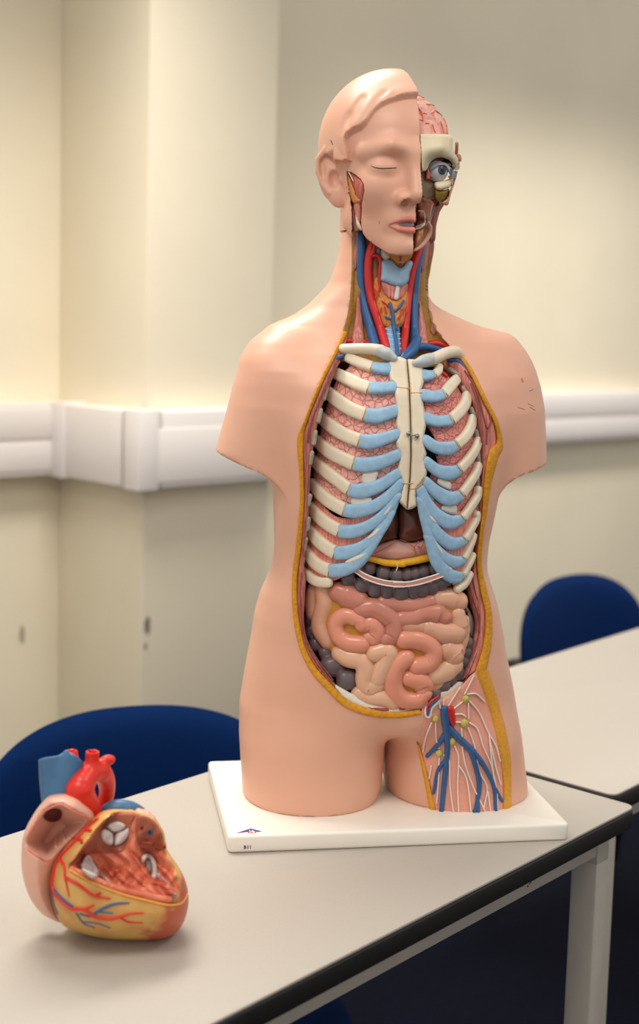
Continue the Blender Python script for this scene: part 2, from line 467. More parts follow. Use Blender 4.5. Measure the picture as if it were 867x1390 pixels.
# ------------------------------------------------------------------ light
w = bpy.data.worlds.new('room_light'); SC.world = w; w.use_nodes = True
w.node_tree.nodes['Background'].inputs['Color'].default_value = lin((255, 250, 245))
w.node_tree.nodes['Background'].inputs['Strength'].default_value = .70
def area(name, loc, size, power, rz=TA, col=(255, 249, 240), spread=180):
    l = bpy.data.lights.new(name, 'AREA'); l.shape = 'RECTANGLE'; l.size, l.size_y = size; l.energy = power; l.color = lin(col)[:3]; l.spread = math.radians(spread)
    o = bpy.data.objects.new(name, l); COL.objects.link(o); o.location = loc; o.rotation_euler = (0, 0, rz)
    return o
def wpos(s, n, z): p = W1d * s + W2d * n; return (p[0], p[1], z)
area('ceiling_or_fill_light', (-.75, -1.05, 1.72), (.6, .6), 14)
area('ceiling_or_fill_light', (.85, -1.05, 1.72), (.6, .6), 8)  # fill lamp added at the right front to brighten the torso's right flank
area('ceiling_or_fill_light', wpos(.0, .72, 1.72), (1.2, .4), 18.5, WA, spread=112)
area('ceiling_or_fill_light', wpos(2.25, .85, 1.75), (1.4, .3), 18, WA, spread=110)
SC.view_settings.view_transform = 'Standard'; SC.view_settings.look = 'None'
SC.view_settings.gamma = 1.0; SC.view_settings.use_curve_mapping = False
SC.view_settings.exposure = 0.0
SC.cycles.max_bounces = 6
# ================================================================== TORSO MODEL
skinm = mat('skin_vinyl', (226, 172, 146), rough=.40, spec=.42, noise=.035, nscale=14, bump=.03, bscale=500)
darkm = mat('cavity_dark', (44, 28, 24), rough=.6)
fatm = mat('yellow_fat', (218, 150, 22), rough=.5, spec=.4, noise=.22, nscale=260, bump=.5, bscale=420)
olivem = mat('olive_fat', (158, 112, 28), rough=.5, spec=.4, noise=.22, nscale=230, bump=.35, bscale=380)
whitep = mat('white_base_plastic', (238, 232, 220), rough=.38, spec=.45, noise=.02, nscale=20)

torso = empty('anatomical_torso', (0, 0, 0))
tag(torso, 'life-size open anatomical torso model with half a face, on a white base plate', 'anatomical model')

PT = .0195
pl = MB().prism(rrect(-.19, -.125, .19, .125, .006), 0, PT, .0035).build('base_plate', whitep, torso)

def px2(pts, y=0.0): return np.array([hit(u, v, (0, 1, 0), y) for u, v in pts])
def prof(L, R, y=0.0):
    A = px2(L, y); B = px2(R, y)
    A = A[np.argsort(A[:, 2])]; B = B[np.argsort(B[:, 2])]
    return (A[:, 2], A[:, 0]), (B[:, 2], B[:, 0])
ZG = np.linspace(0, .9, 451)
def smooth1(a, k=3):
    for _ in range(k): a = np.convolve(np.r_[a[0], a, a[-1]], [.25, .5, .25], 'valid')
    return a
# outline of the trunk, left and right in the photo
TL = [(326, 1040), (325.5, 1000), (327, 955), (334, 911), (341.5, 868), (346, 834), (353.6, 805), (362, 787), (368, 771), (371.5, 755), (372.5, 737), (371.5, 700), (371, 660), (366, 600), (362, 545), (348, 500), (342, 480), (352, 462), (376, 443), (400, 429), (421, 415), (438, 399), (452, 384), (462, 360), (467, 339), (471, 311), (473, 290)]
TR = [(712, 1083), (711, 1056), (704, 994), (693.7, 932), (681.5, 878), (677, 853), (668.4, 814), (659, 787), (653.8, 770), (653, 755), (655, 730), (659, 711), (666, 674), (672, 643), (678, 600), (688, 545), (697, 515), (706, 490), (702, 469), (677, 453), (642, 437), (614.5, 425), (594, 413), (585, 398), (582.7, 377), (585, 349), (589.6, 321), (590, 300)]
(lz, lx), (rz_, rx) = prof(TL, TR)
XL = smooth1(np.interp(ZG, lz, lx), 4); XR = smooth1(np.interp(ZG, rz_, rx), 4)
YT = np.array([  # z, front, back
    (.00, -.080, .088), (.06, -.084, .096), (.12, -.089, .104), (.18, -.093, .100), (.24, -.091, .085), (.30, -.091, .076), (.36, -.099, .082),
    (.42, -.104, .092), (.46, -.099, .095), (.495, -.086, .094), (.52, -.068, .091), (.54, -.050, .085), (.56, -.036, .079), (.58, -.030, .077), (.60, -.028, .077), (.64, -.026, .077), (.70, -.024, .077), (.9, -.024, .077)])
YF = smooth1(np.interp(ZG, YT[:, 0], YT[:, 1]), 6); YB = smooth1(np.interp(ZG, YT[:, 0], YT[:, 2]), 6)
NT_ = np.interp(ZG, [0, .2, .45, .53, .58, .9], [2.3, 2.4, 2.5, 2.3, 2.0, 2.0])
def gi(z, A): return np.interp(z, ZG, A)
def S_body(x, z):
    xc = (gi(z, XL) + gi(z, XR)) / 2; w = (gi(z, XR) - gi(z, XL)) / 2; n = gi(z, NT_)
    yc = (gi(z, YF) + gi(z, YB)) / 2; d = yc - gi(z, YF)
    u = np.clip(np.abs((x - xc) / w), 0, .985)
    return yc - d * (1 - u ** n) ** (1 / n)
def loft(x, y, z, XLg, XRg, YFg, YBg, n):
    xl, xr, yf, yb = gi(z, XLg), gi(z, XRg), gi(z, YFg), gi(z, YBg)
    w = np.maximum((xr - xl) / 2, .004); d = np.maximum((yb - yf) / 2, .004)
    u = np.abs((x - (xl + xr) / 2) / w); v = np.abs((y - (yf + yb) / 2) / d)
    k = (u ** n + v ** n) ** (1 / n)
    return (k - 1) * np.minimum(w, d)

# legs
(l1z, l1x), (l2z, l2x) = prof([(331, 1092), (327.5, 1030), (326, 1000), (327, 955), (334, 911)], [(476, 1104), (496, 1090), (509, 1075), (516, 1055), (519, 1023), (521, 990), (522, 930)])
LLl = np.interp(ZG, l1z, l1x); LLr = np.interp(ZG, l2z, l2x)
(r1z, r1x), (r2z, r2x) = prof([(533, 1088), (527, 1072), (523, 1056), (521, 1029), (523, 1000), (530, 960), (535, 930)], [(708, 1096), (712, 1083), (711, 1056), (704, 994), (693.7, 932)])
RLl = np.interp(ZG, r1z, r1x); RLr = np.interp(ZG, r2z, r2x)
LF = np.interp(ZG, [0, .02, .08, .2], [-.078, -.079, -.082, -.086]); LB = np.interp(ZG, [0, .02, .1, .2], [.085, .086, .096, .1])
def S_leg(x, z):
    xl, xr = gi(z, RLl), gi(z, RLr); u = np.clip(np.abs((x - (xl + xr) / 2) / ((xr - xl) / 2)), 0, .985)
    yc, d = (gi(z, LF) + gi(z, LB)) / 2, (gi(z, LB) - gi(z, LF)) / 2
    return yc - d * (1 - u ** 2.15) ** (1 / 2.15)

# arm stubs
AL = [(293, 614), (298, 595), (308, 560), (318, 520), (330, 490), (350, 463), (366, 450)]
AR = [(739.5, 624), (738.8, 594), (736.4, 551), (731.6, 523), (723, 501), (710, 480), (700, 467)]
(alz, alx), (arz, arx) = prof(AL, AR)
AXL = smooth1(np.interp(ZG, alz, alx), 3); AXR = smooth1(np.interp(ZG, arz, arx), 3)
aw = np.interp(ZG, [.36, .42, .47, .51, .545, .56], [.043, .044, .047, .044, .030, .018])
ad_ = np.interp(ZG, [.36, .42, .47, .51, .54, .56], [.050, .053, .056, .050, .034, .020])
cutL = np.array([hit(293, 613, (0, 1, 0), 0), hit(376, 647, (0, 1, 0), -.01)])
cutR = np.array([hit(739.5, 624, (0, 1, 0), 0), hit(668, 646, (0, 1, 0), -.01)])
def armsdf(x, y, z, side):
    if side < 0: XLg, XRg, cut = AXL, AXL + 2 * aw, cutL
    else: XLg, XRg, cut = AXR - 2 * aw, AXR, cutR
    a = loft(x, y, z, XLg, XRg, .006 - ad_, .006 + ad_, 2.1)
    top = gi(.553, AXL if side < 0 else AXR)
    a = smax(a, z - .556, .02)
    return a
def armcut(x, y, z, side):
    c = cutL if side < 0 else cutR
    d = c[1] - c[0]; n = np.array([d[2], 0, -d[0]]); n /= np.linalg.norm(n)
    if n[2] > 0: n = -n
    # plane tips slightly forward
    return (x - c[0][0]) * n[0] + (z - c[0][2]) * n[2] + .04 * y

# ---- traced openings (photo points) ---------------------------------
def cw(x0, y0, s=160 / 867.):
    return lambda *pts: [(x0 + a * s, y0 + b * s) for a, b in pts]
W1, W2, W3, W4, W5, W6, W7, W8 = cw(400, 460), cw(530, 460), cw(400, 600), cw(530, 600), cw(390, 700), cw(530, 700), cw(390, 830), cw(530, 830)
WN = cw(460, 300, 160 / 867.); WT = cw(540, 880, 180 / 867.)
FAT_L = [(478, 296), (478, 315), (478, 366), (474, 418), (466, 450), (452, 481), (435, 516), (413, 572), (404, 598), (407, 642), (407.5, 684), (402, 743), (397, 788), (398, 832), (406, 876), (421, 909), (443, 935), (469, 959), (505, 972), (539, 974), (571, 969)]
FAT_R = [(588.6, 300), (588.6, 321), (583, 366), (580, 384), (582, 411), (594, 446), (614, 470), (638, 498), (660, 542), (675, 572), (682, 605), (675, 623), (666, 657), (660, 697), (657, 714), (653.4, 750), (654, 775), (660.5, 802), (667, 836), (666, 876), (658.7, 911)]
INN_L = [(484, 296), (483, 330), (482, 366), (480, 418), (473, 450), (456, 483.5), (438.5, 519), (416.5, 574), (412, 602), (412.5, 642), (413, 684), (409, 743), (403.5, 788), (405, 832), (413, 874), (427, 903), (449, 928), (473, 950), (507, 963), (539, 965.5), (570, 962)]
INN_R = [(584, 300), (583, 321), (577, 366), (573, 384), (575, 411), (586, 446), (608, 471), (633, 500), (655, 545), (670, 575), (673.5, 600), (664, 612), (657, 650), (653.5, 697), (651, 714), (646.5, 755), (648, 782), (652, 806), (658, 836), (655, 876), (645, 911)]
class Sdf:
    """an implicit solid used as a surface to lay things on"""
    def __init__(s, fn, near=1.2): s.fn = fn; s.near = near
def onv(UV, S, off=0.0):
    """follow the lines of sight of photo points to a surface: y = S(x, z) + off, or an implicit solid grown by -off"""
    UV = np.asarray(UV, float); off = np.broadcast_to(np.asarray(off, float), (len(UV),))
    R = np.stack([(UV[:, 0] - 433.5) / FPX, -(UV[:, 1] - 650.0) / FPX, -np.ones(len(UV))], 1) @ CAM_M.T
    if isinstance(S, Sdf):
        Rn = R / np.linalg.norm(R, axis=1)[:, None]; t = np.full(len(UV), S.near); best = t.copy(); bd = np.full(len(UV), 1e9)
        for _ in range(90):
            P = CAM_P + Rn * t[:, None]; d = S.fn(P[:, 0], P[:, 1], P[:, 2]) + off
            m = d < bd; bd = np.where(m, d, bd); best = np.where(m, t, best)
            t = t + np.clip(d, -.02, .03) * .6
        fin = np.abs(d) < .0015
        t = np.where(fin, t, best)
        return CAM_P + Rn * t[:, None]
    t = (-.05 - CAM_P[1]) / R[:, 1]
    for _ in range(40):
        P = CAM_P + R * t[:, None]
        t = t + .55 * ((S(P[:, 0], P[:, 2]) + off - CAM_P[1]) / R[:, 1] - t)
    return CAM_P + R * t[:, None]
def ons(pts, S, off=0.0): return onv(pts, S, off)
def torso_sdf(x, y, z):
    t = loft(x, y, z, XL, XR, YF, YB, gi(z, NT_))
    lg = np.minimum(loft(x, y, z, LLl, LLr, LF, LB, 2.15), loft(x, y, z, RLl, RLr, LF, LB, 2.15))
    k = np.clip((.145 - z) / .065, 0, 1); k = k * k * (3 - 2 * k)
    t = t * (1 - k) + lg * k                                          # hips part into two thighs
    t = smin(t, sd_ell(x, y, z, (.017, -.042, .128), (.043, .045, .029)), .012)
    for s in (-1, 1):
        a = np.maximum(armsdf(x, y, z, s), armcut(x, y, z, s))
        t = smin(t, a, .022)
    # navel-height fold between pubis and thigh
    t = np.maximum(t, PT - z)
    return t
S_low = Sdf(torso_sdf, 1.25)
fl = ons(spline(FAT_L, 160), S_low); fr = ons(spline(FAT_R, 160), S_low)
gr = ons([(600, 940), (585, 958)], S_body)              # closing line along the groin
CAVP = np.vstack([fl, [fl[-1] + (fr[-1] - fl[-1]) * t for t in (.35, .7)], fr[::-1]])[:, [0, 2]]

NECKTOP = .668
def body_fn(x, y, z):
    t = torso_sdf(x, y, z)
    # opening
    m = (y < .05)
    c = sd_poly(x, z, CAVP)
    depth = np.where(z > .5, .045, .035)
    carve = np.maximum(c + .0018, y - depth)
    t = np.maximum(t, -carve)
    # neck is cut level for the head
    return np.maximum(t, z - NECKTOP)
bv, bf = nets(body_fn, (-.225, -.125, .008), (.215, .125, .68), .0029)
ctr = bv[bf].mean(1)
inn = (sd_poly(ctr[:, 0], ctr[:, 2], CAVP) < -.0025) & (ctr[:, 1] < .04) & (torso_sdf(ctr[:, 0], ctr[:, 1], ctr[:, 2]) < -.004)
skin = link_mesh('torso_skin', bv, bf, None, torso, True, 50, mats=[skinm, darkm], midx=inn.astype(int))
print('BODY', len(bv))
tick('p2_body')
# ================================================================== SURFACE PARTS
def snorm(P, S):
    e = .0008; x, z = P[:, 0], P[:, 2]
    if isinstance(S, Sdf):
        y = P[:, 1]; f = S.fn
        N = np.stack([f(x + e, y, z) - f(x - e, y, z), f(x, y + e, z) - f(x, y - e, z), f(x, y, z + e) - f(x, y, z - e)], 1)
        return N / (np.linalg.norm(N, axis=1)[:, None] + 1e-12)
    sx = (S(x + e, z) - S(x - e, z)) / (2 * e); sz = (S(x, z + e) - S(x, z - e)) / (2 * e)
    N = np.stack([sx, -np.ones(len(P)), sz], 1)
    return N / np.linalg.norm(N, axis=1)[:, None]
def slab(name, poly, S, off, thick, rnd, m, parent, step=2.2, back=.006, smooth_poly=True, hfun=None, n=None, sharp=60):
    """a rounded slab with a traced outline, lying on the surface S; thick = rise, rnd = rounding width (photo px)"""
    P = np.asarray(poly, float)
    per = np.linalg.norm(P - np.roll(P, 1, 0), axis=1).sum()
    nb = n or max(16, int(per / step))
    B = spline_closed(P, nb) if smooth_poly else resample(P, nb, closed=True)
    lo, hi = B.min(0), B.max(0)
    gx, gy = np.meshgrid(np.arange(lo[0], hi[0], step), np.arange(lo[1], hi[1], step * .87)); gx = gx + (np.arange(gx.shape[0]) % 2)[:, None] * step / 2
    q = np.stack([gx.ravel(), gy.ravel()], 1)
    d = sd_poly(q[:, 0], q[:, 1], B); q = q[d < -step * .55]
    A = np.vstack([B, q])
    r = delaunay_2d_cdt([Vector(a) for a in A], [(i, (i + 1) % nb) for i in range(nb)], [], 1, 1e-6)
    vv = np.array([tuple(v) for v in r[0]]); tris = [f for f in r[2] if inpoly(np.array([vv[list(f)].mean(0)[0]]), np.array([vv[list(f)].mean(0)[1]]), B)[0]]
    dist = polydist(vv[:, 0], vv[:, 1], B)
    h = thick * np.sqrt(np.clip(1 - (1 - np.minimum(dist / rnd, 1)) ** 2, 0, 1))
    if hfun is not None: h = h + hfun(vv[:, 0], vv[:, 1], dist)
    front = onv(vv, S, off - h); backp = onv(vv, S, off + back)
    # edges used once are the rim
    cnt = {}
    for f in tris:
        f = list(f)
        for i in range(3):
            a, b = f[i], f[(i + 1) % 3]; cnt[(a, b)] = cnt.get((a, b), 0) + 1
    rim = [e for e in cnt if (e[1], e[0]) not in cnt]
    nv = len(vv)
    # orientation: photo y runs down, so counter-clockwise there faces away; flip to face the viewer
    a, b, c = [vv[i] for i in list(tris[0])]
    ccw = (b[0] - a[0]) * (c[1] - a[1]) - (b[1] - a[1]) * (c[0] - a[0]) > 0
    F = []
    for f in tris:
        f = list(f); F.append(f[::-1] if ccw else f); F.append([i + nv for i in (f if ccw else f[::-1])])
    for (a, b) in rim: F.append([a, b, b + nv, a + nv] if ccw else [b, a, a + nv, b + nv])
    return link_mesh(name, np.vstack([front, backp]), F, m, parent, True, sharp)
def strap(name, path, half, S, off, hth, m, parent, n=None, expo=2.4, seg=14, ends=True, soft=True):
    """a flattened rod following a traced line on the surface S; half = half width in photo px"""
    P = np.asarray(path, float); k = n or max(8, int(np.linalg.norm(np.diff(P, axis=0), axis=1).sum() / 3.0))
    half = np.broadcast_to(np.asarray(half, float), (len(P),))
    Q = spline(np.column_stack([P, half]), k) if len(P) > 2 else resample(np.column_stack([P, half]), k)
    off_ = np.broadcast_to(np.asarray(off, float), (len(P),)) if np.ndim(off) else None
    o = off if off_ is None else np.interp(np.linspace(0, 1, k), np.linspace(0, 1, len(P)), off_)
    C = onv(Q[:, :2], S, o); N = snorm(C, S)
    d = np.linalg.norm(C - CAM_P, axis=1) / FPX
    V, F = sweep_geo(C, N, Q[:, 2] * d, np.minimum(hth, Q[:, 2] * d * 1.1), seg, True, expo, ends)
    return link_mesh(name, V, F, m, parent, True, 70)
def vessel(name, path, half, S, off, m, parent, n=None, seg=12):
    return strap(name, path, half, S, off, 9.0, m, parent, n, 2.0, seg)
def ribbon(name, A, B, S, offA, offB, m, parent, n=160, rise=.002, depth=.012, sharp=60, rows=6):
    """a band between two traced lines: slightly domed face with walls going in"""
    a = spline(np.asarray(A, float), n); b = spline(np.asarray(B, float), n)
    off = lambda k: offA + (offB - offA) * k
    R = [onv(a, S, offA + depth)]
    for j in range(rows + 1):
        k = j / rows; dome = rise * (1 - (2 * k - 1) ** 4)
        R.append(onv(a + (b - a) * k, S, off(k) - dome))
    R.append(onv(b, S, offB + depth))
    V = np.vstack(R); F = []
    m_ = len(R)
    for i in range(m_):
        for j in range(n - 1): F.append((i * n + j, ((i + 1) % m_) * n + j, ((i + 1) % m_) * n + j + 1, i * n + j + 1))
    F.append([i * n for i in range(m_)][::-1]); F.append([i * n + n - 1 for i in range(m_)])
    o = link_mesh(name, V, F, m, parent, True, sharp)
    fix_normals(o); return o
def fix_normals(o):
    b = bmesh.new(); b.from_mesh(o.data); bmesh.ops.recalc_face_normals(b, faces=b.faces); b.to_mesh(o.data); b.free()

# ---- materials of the organs ----------------------------------------
bonem = mat('ivory_bone', (232, 218, 192), rough=.42, spec=.45, noise=.05, nscale=120)
cartm = mat('blue_cartilage', (154, 192, 220), rough=.45, spec=.4, noise=.12, nscale=160)
greycart = mat('pale_joint_cartilage', (196, 200, 200), rough=.5, noise=.12, nscale=160)
linem = mat('ochre_joint_line', (206, 150, 40), rough=.5)
def stretch_noise(m, sc, amt_alt, pos=(.4, .6)):
    """streaks: noise stretched along one direction"""
    nt, N, L, b = base_and_vec(m)
    tc = [q for q in N if q.type == 'TEX_COORD'][0]
    mp = N.new('ShaderNodeMapping'); mp.inputs['Scale'].default_value = sc; L.new(tc.outputs['Object'], mp.inputs['Vector'])
    nz = N.new('ShaderNodeTexNoise'); nz.inputs['Scale'].default_value = 1; nz.inputs['Detail'].default_value = 3; L.new(mp.outputs['Vector'], nz.inputs['Vector'])
    cr = N.new('ShaderNodeValToRGB'); cr.color_ramp.elements[0].position = pos[0]; cr.color_ramp.elements[1].position = pos[1]
    cr.color_ramp.elements[0].color = lin(amt_alt); cr.color_ramp.elements[1].color = b.inputs['Base Color'].default_value[:]
    L.new(nz.outputs['Fac'], cr.inputs['Fac']); L.new(cr.outputs['Color'], b.inputs['Base Color'])
    bp = N.new('ShaderNodeBump'); bp.inputs['Strength'].default_value = .5; bp.inputs['Distance'].default_value = .0012
    L.new(nz.outputs['Fac'], bp.inputs['Height']); L.new(bp.outputs['Normal'], b.inputs['Normal'])
    return m
def vein_lines(m, scale, line, width, bumpd=.0015, mixin=1.0):
    """dark lobule lines: voronoi cell borders"""
    nt, N, L, b = base_and_vec(m)
    tc = [q for q in N if q.type == 'TEX_COORD'][0]
    nz = N.new('ShaderNodeTexNoise'); nz.inputs['Scale'].default_value = scale * .6; L.new(tc.outputs['Object'], nz.inputs['Vector'])
    va = N.new('ShaderNodeVectorMath'); va.operation = 'MULTIPLY_ADD'; va.inputs[1].default_value = (.012,) * 3
    L.new(nz.outputs['Color'], va.inputs[0]); L.new(tc.outputs['Object'], va.inputs[2])
    vo = N.new('ShaderNodeTexVoronoi'); vo.feature = 'DISTANCE_TO_EDGE'; vo.inputs['Scale'].default_value = scale; L.new(va.outputs['Vector'], vo.inputs['Vector'])
    cr = N.new('ShaderNodeValToRGB'); cr.color_ramp.elements[0].position = width * .5; cr.color_ramp.elements[1].position = width
    base = b.inputs['Base Color'].links[0].from_socket if b.inputs['Base Color'].links else None
    cr.color_ramp.elements[0].color = (0, 0, 0, 1); cr.color_ramp.elements[1].color = (1, 1, 1, 1)
    L.new(vo.outputs['Distance'], cr.inputs['Fac'])
    mx = N.new('ShaderNodeMix'); mx.data_type = 'RGBA'; mx.inputs['A'].default_value = lin(line)
    L.new(cr.outputs['Color'], mx.inputs['Factor'])
    if base: L.new(base, mx.inputs['B'])
    else: mx.inputs['B'].default_value = b.inputs['Base Color'].default_value[:]
    L.new(mx.outputs['Result'], b.inputs['Base Color'])
    c2 = N.new('ShaderNodeMapRange'); c2.inputs['From Max'].default_value = width * 3; L.new(vo.outputs['Distance'], c2.inputs['Value'])
    bp = N.new('ShaderNodeBump'); bp.inputs['Strength'].default_value = .7; bp.inputs['Distance'].default_value = bumpd
    L.new(c2.outputs['Result'], bp.inputs['Height']); L.new(bp.outputs['Normal'], b.inputs['Normal'])
    return m
lungm = vein_lines(mat('pink_lung', (240, 162, 150), rough=.45, noise=.14, nscale=300, alt=(246, 188, 174)), 115, (216, 122, 114), .032)
lungr = vein_lines(mat('speckled_pink_lung', (232, 152, 142), rough=.5, noise=.3, nscale=620, alt=(196, 108, 102)), 130, (206, 118, 110), .03)
muswall = stretch_noise(mat('brown_pink_muscle', (222, 142, 124), rough=.5), (520, 300, 26), (184, 102, 90))
muswl = stretch_noise(mat('brown_muscle', (196, 120, 104), rough=.5), (620, 400, 40), (148, 84, 74))
intercm = stretch_noise(mat('striated_intercostal_muscle', (236, 154, 134), rough=.5), (620, 300, 40), (208, 116, 100))
fascm = mat('pale_fascia', (222, 214, 200), rough=.5, noise=.06, nscale=150)
stubm = mat('grey_cut_bone', (170, 160, 142), rough=.55, noise=.25, nscale=300)
blackg = mat('dark_gap', (22, 16, 16), rough=.7)
metalm = mat('steel_pin', (150, 146, 138), rough=.3, metal=.9)
groovem = mat('muscle_groove', (140, 66, 60), rough=.6)

# ---- rim of the opening ------------------------------------------------
def cut(L, v0, v1): return [p for p in L if v0 <= p[1] <= v1]
nk = 5
def widen(A, Bn, k):
    A = np.asarray(A, float); Bq = resample(np.asarray(Bn, float), 400); o = []
    for p in A:
        d = p - Bq[np.argmin(np.linalg.norm(Bq - p, axis=1))]; o.append(tuple(p + d / (np.linalg.norm(d) + 1e-9) * k))
    return o
FAT_L2, FAT_R2 = widen(FAT_L, INN_L, 1.0), widen(FAT_R, INN_R, 1.0)
ribbon('neck_fat_edge', FAT_L2[:nk], INN_L[:nk], S_body, -.001, .003, olivem, torso, 50, .001, .012)
ribbon('fat_layer', FAT_L2[nk - 1:], INN_L[nk - 1:], S_low, -.0012, .002, fatm, torso, 220, .0016, .02)
ribbon('fat_layer', FAT_R2[6:], INN_R[6:], S_low, -.0012, .001, fatm, torso, 160, .0016, .03)
MUS_L = [(a + (3.5 if b < 800 else 1.0), b) for a, b in [(461, 484), (455, 497), (448, 513), (439, 537), (432, 556), (426, 582), (421, 611), (418, 640), (416.6, 665), (415, 703), (412, 738), (409.5, 763), (411.5, 787), (412.5, 814), (411.5, 841), (414.5, 863), (421.5, 880), (436.5, 907), (453.7, 928)]]
MUS_R = [(604, 492), (609, 499), (624, 521), (635, 539), (644, 563), (650, 587), (651.5, 613), (651, 646), (648, 683), (647, 711), (644, 740), (642, 761), (639, 778), (634, 800), (637, 818), (642.6, 836), (644, 853), (640.5, 868), (635, 891), (626, 913), (619, 927)]
i0 = 4
ribbon('muscle_wall', INN_L[i0:-2][:13] + [(462, 941)], MUS_L, S_body, .0025, .012, muswl, torso, 200, .003, .03)
ribbon('muscle_wall', INN_R[6:], MUS_R, S_body, .002, .014, muswall, torso, 200, .0035, .04)
ribbon('chest_lining', MUS_R[:14], [(a - 8, b) for a, b in MUS_R[:14]], S_body, .014, .024, muswall, torso, 120, .001, .03)
FAS_O = [(455, 934), (473, 950.5), (507, 963.5), (539, 966), (570, 962), (583, 958)]
FAS_I = [(455, 929), (480, 943), (501, 952), (523, 958), (552, 956.5), (578, 949)]
ribbon('pelvic_fascia', FAS_O, FAS_I, S_body, .002, .006, fascm, torso, 80, .001, .02)
slab('pelvic_fascia', W8((250, 680), (350, 600), (440, 560), (500, 515), (545, 545), (430, 625), (345, 660), (290, 720)), S_body, .006, .002, 4, fascm, torso)
for q in (W7((575, 700), (640, 705), (740, 715), (745, 735), (690, 735), (600, 715)), W8((65, 710), (130, 690), (210, 683), (200, 700), (110, 728), (65, 730))):
    slab('pelvic_muscle', q, S_body, .003, .0022, 3, mat('dark_red_muscle', (176, 72, 66), rough=.5), torso, step=1.5)
# grooves that outline the heads of the chest muscle
for q in (W2((545, 235), (600, 320), (650, 440), (680, 560), (705, 650), (725, 650), (735, 600), (720, 520), (690, 430), (640, 340), (580, 260)), W2((590, 330), (640, 480), (650, 620), (670, 760)), W2((705, 775), (708, 700), (720, 655)),
          W1((300, 130), (210, 330), (140, 500), (80, 640), (50, 730)), W1((330, 170), (270, 260), (200, 420), (130, 590), (95, 760))):
    vessel('muscle_groove', q, 1.1, S_body, .0006 if q[0][0] > 540 else .003, groovem, torso, seg=8)
for q in (W6((575, 480), (600, 600), (640, 720), (655, 860)), W6((600, 440), (625, 570), (665, 700), (675, 860)), W8((655, 20), (640, 200), (590, 350), (530, 500)), W8((675, 20), (660, 210), (610, 370), (545, 520)),
          W5((85, 420), (75, 560), (90, 740), (95, 860)), W5((105, 420), (95, 560), (105, 740), (115, 860)), W7((85, 20), (120, 200), (200, 360), (320, 520)), W7((100, 10), (140, 200), (220, 350), (335, 505))):
    vessel('muscle_groove', q, .8, S_body, .003, groovem, torso, seg=8)

# ---- rib cage -----------------------------------------------------------
tipsL = px2([(452, 492), (436, 533), (433, 566), (428, 598), (424, 630), (421, 665), (418, 700), (414, 728), (411, 753), (409, 785)], -.03)
tipsR = px2([(622, 511), (637, 540), (645, 572), (650, 600), (650, 630), (651, 660), (648, 693), (645, 722), (643, 748), (638, 790)], -.03)
CXL = np.interp(ZG, tipsL[::-1, 2], tipsL[::-1, 0]); CXR = np.interp(ZG, tipsR[::-1, 2], tipsR[::-1, 0])
CXL, CXR = smooth1(CXL, 20), smooth1(CXR, 20)
CYF = smooth1(np.interp(ZG, [.2, .27, .32, .38, .44, .49, .53, .56], [-.096, -.099, -.102, -.106, -.108, -.096, -.074, -.056]), 8)
def S_rib(x, z):
    a, b = gi(z, CXL), gi(z, CXR); xc, w = (a + b) / 2 + .004, (b - a) / 2 * 1.07
    u = np.clip(np.abs((x - xc) / w), 0, .975)
    yf = gi(z, CYF); yc = -.005; d = yc - yf
    return yc - d * (1 - u ** 2.3) ** (1 / 2.3)
def wl(f, *a): return f(*a)
RIBS = [
 # bone path, half width, cartilage path, half widths
 (W1((420, 150), (490, 180), (568, 205)), 7.0, W1((570, 207), (630, 218), (690, 222)), (7.4, 8)),
 (W1((320, 262), (400, 300), (470, 335), (545, 360)), 8.3, W1((547, 362), (640, 363), (728, 355)), (8.4, 7.6)),
 (W1((255, 402), (320, 455), (420, 520), (515, 555)), 8.9, W1((517, 558), (600, 567), (680, 548), (738, 527)), (9.8, 7.8)),
 (W1((208, 590), (280, 650), (380, 710), (478, 745)), 8.8, W1((480, 750), (560, 757), (660, 732), (750, 700)), (9.6, 7)),
 (W3((180, 5), (250, 65), (340, 115), (435, 155)), 8.9, W3((437, 160), (530, 167), (650, 142), (760, 92)), (9.8, 7.4)),
 (W3((160, 155), (230, 215), (310, 275), (400, 345)), 8.3, W3((402, 352), (490, 360), (620, 322), (758, 232)), (9.6, 7)),
 (W3((148, 330), (200, 390), (280, 450), (368, 495)), 8.8, W3((370, 502), (450, 508), (560, 482), (660, 422), (740, 345), (780, 295)), (9, 6)),
 (W3((135, 500), (180, 550), (250, 605), (330, 650)), 8.8, W3((332, 656), (430, 657), (530, 622), (620, 560), (700, 475), (755, 390)), (8.2, 5)),
 (W3((118, 660), (160, 710), (230, 770), (300, 812)), 8.8, W3((302, 818), (400, 808), (500, 765), (590, 695), (660, 615), (715, 515)), (8, 4.5)),
 (W5((150, 275), (190, 330), (250, 375), (314, 400)), 8.6, W5((317, 405), (400, 397), (480, 370), (560, 300), (620, 230), (676, 145)), (8.2, 4.5)),
 (W5((140, 425), (190, 468), (250, 490), (300, 490)), 6.6, None, None),
]
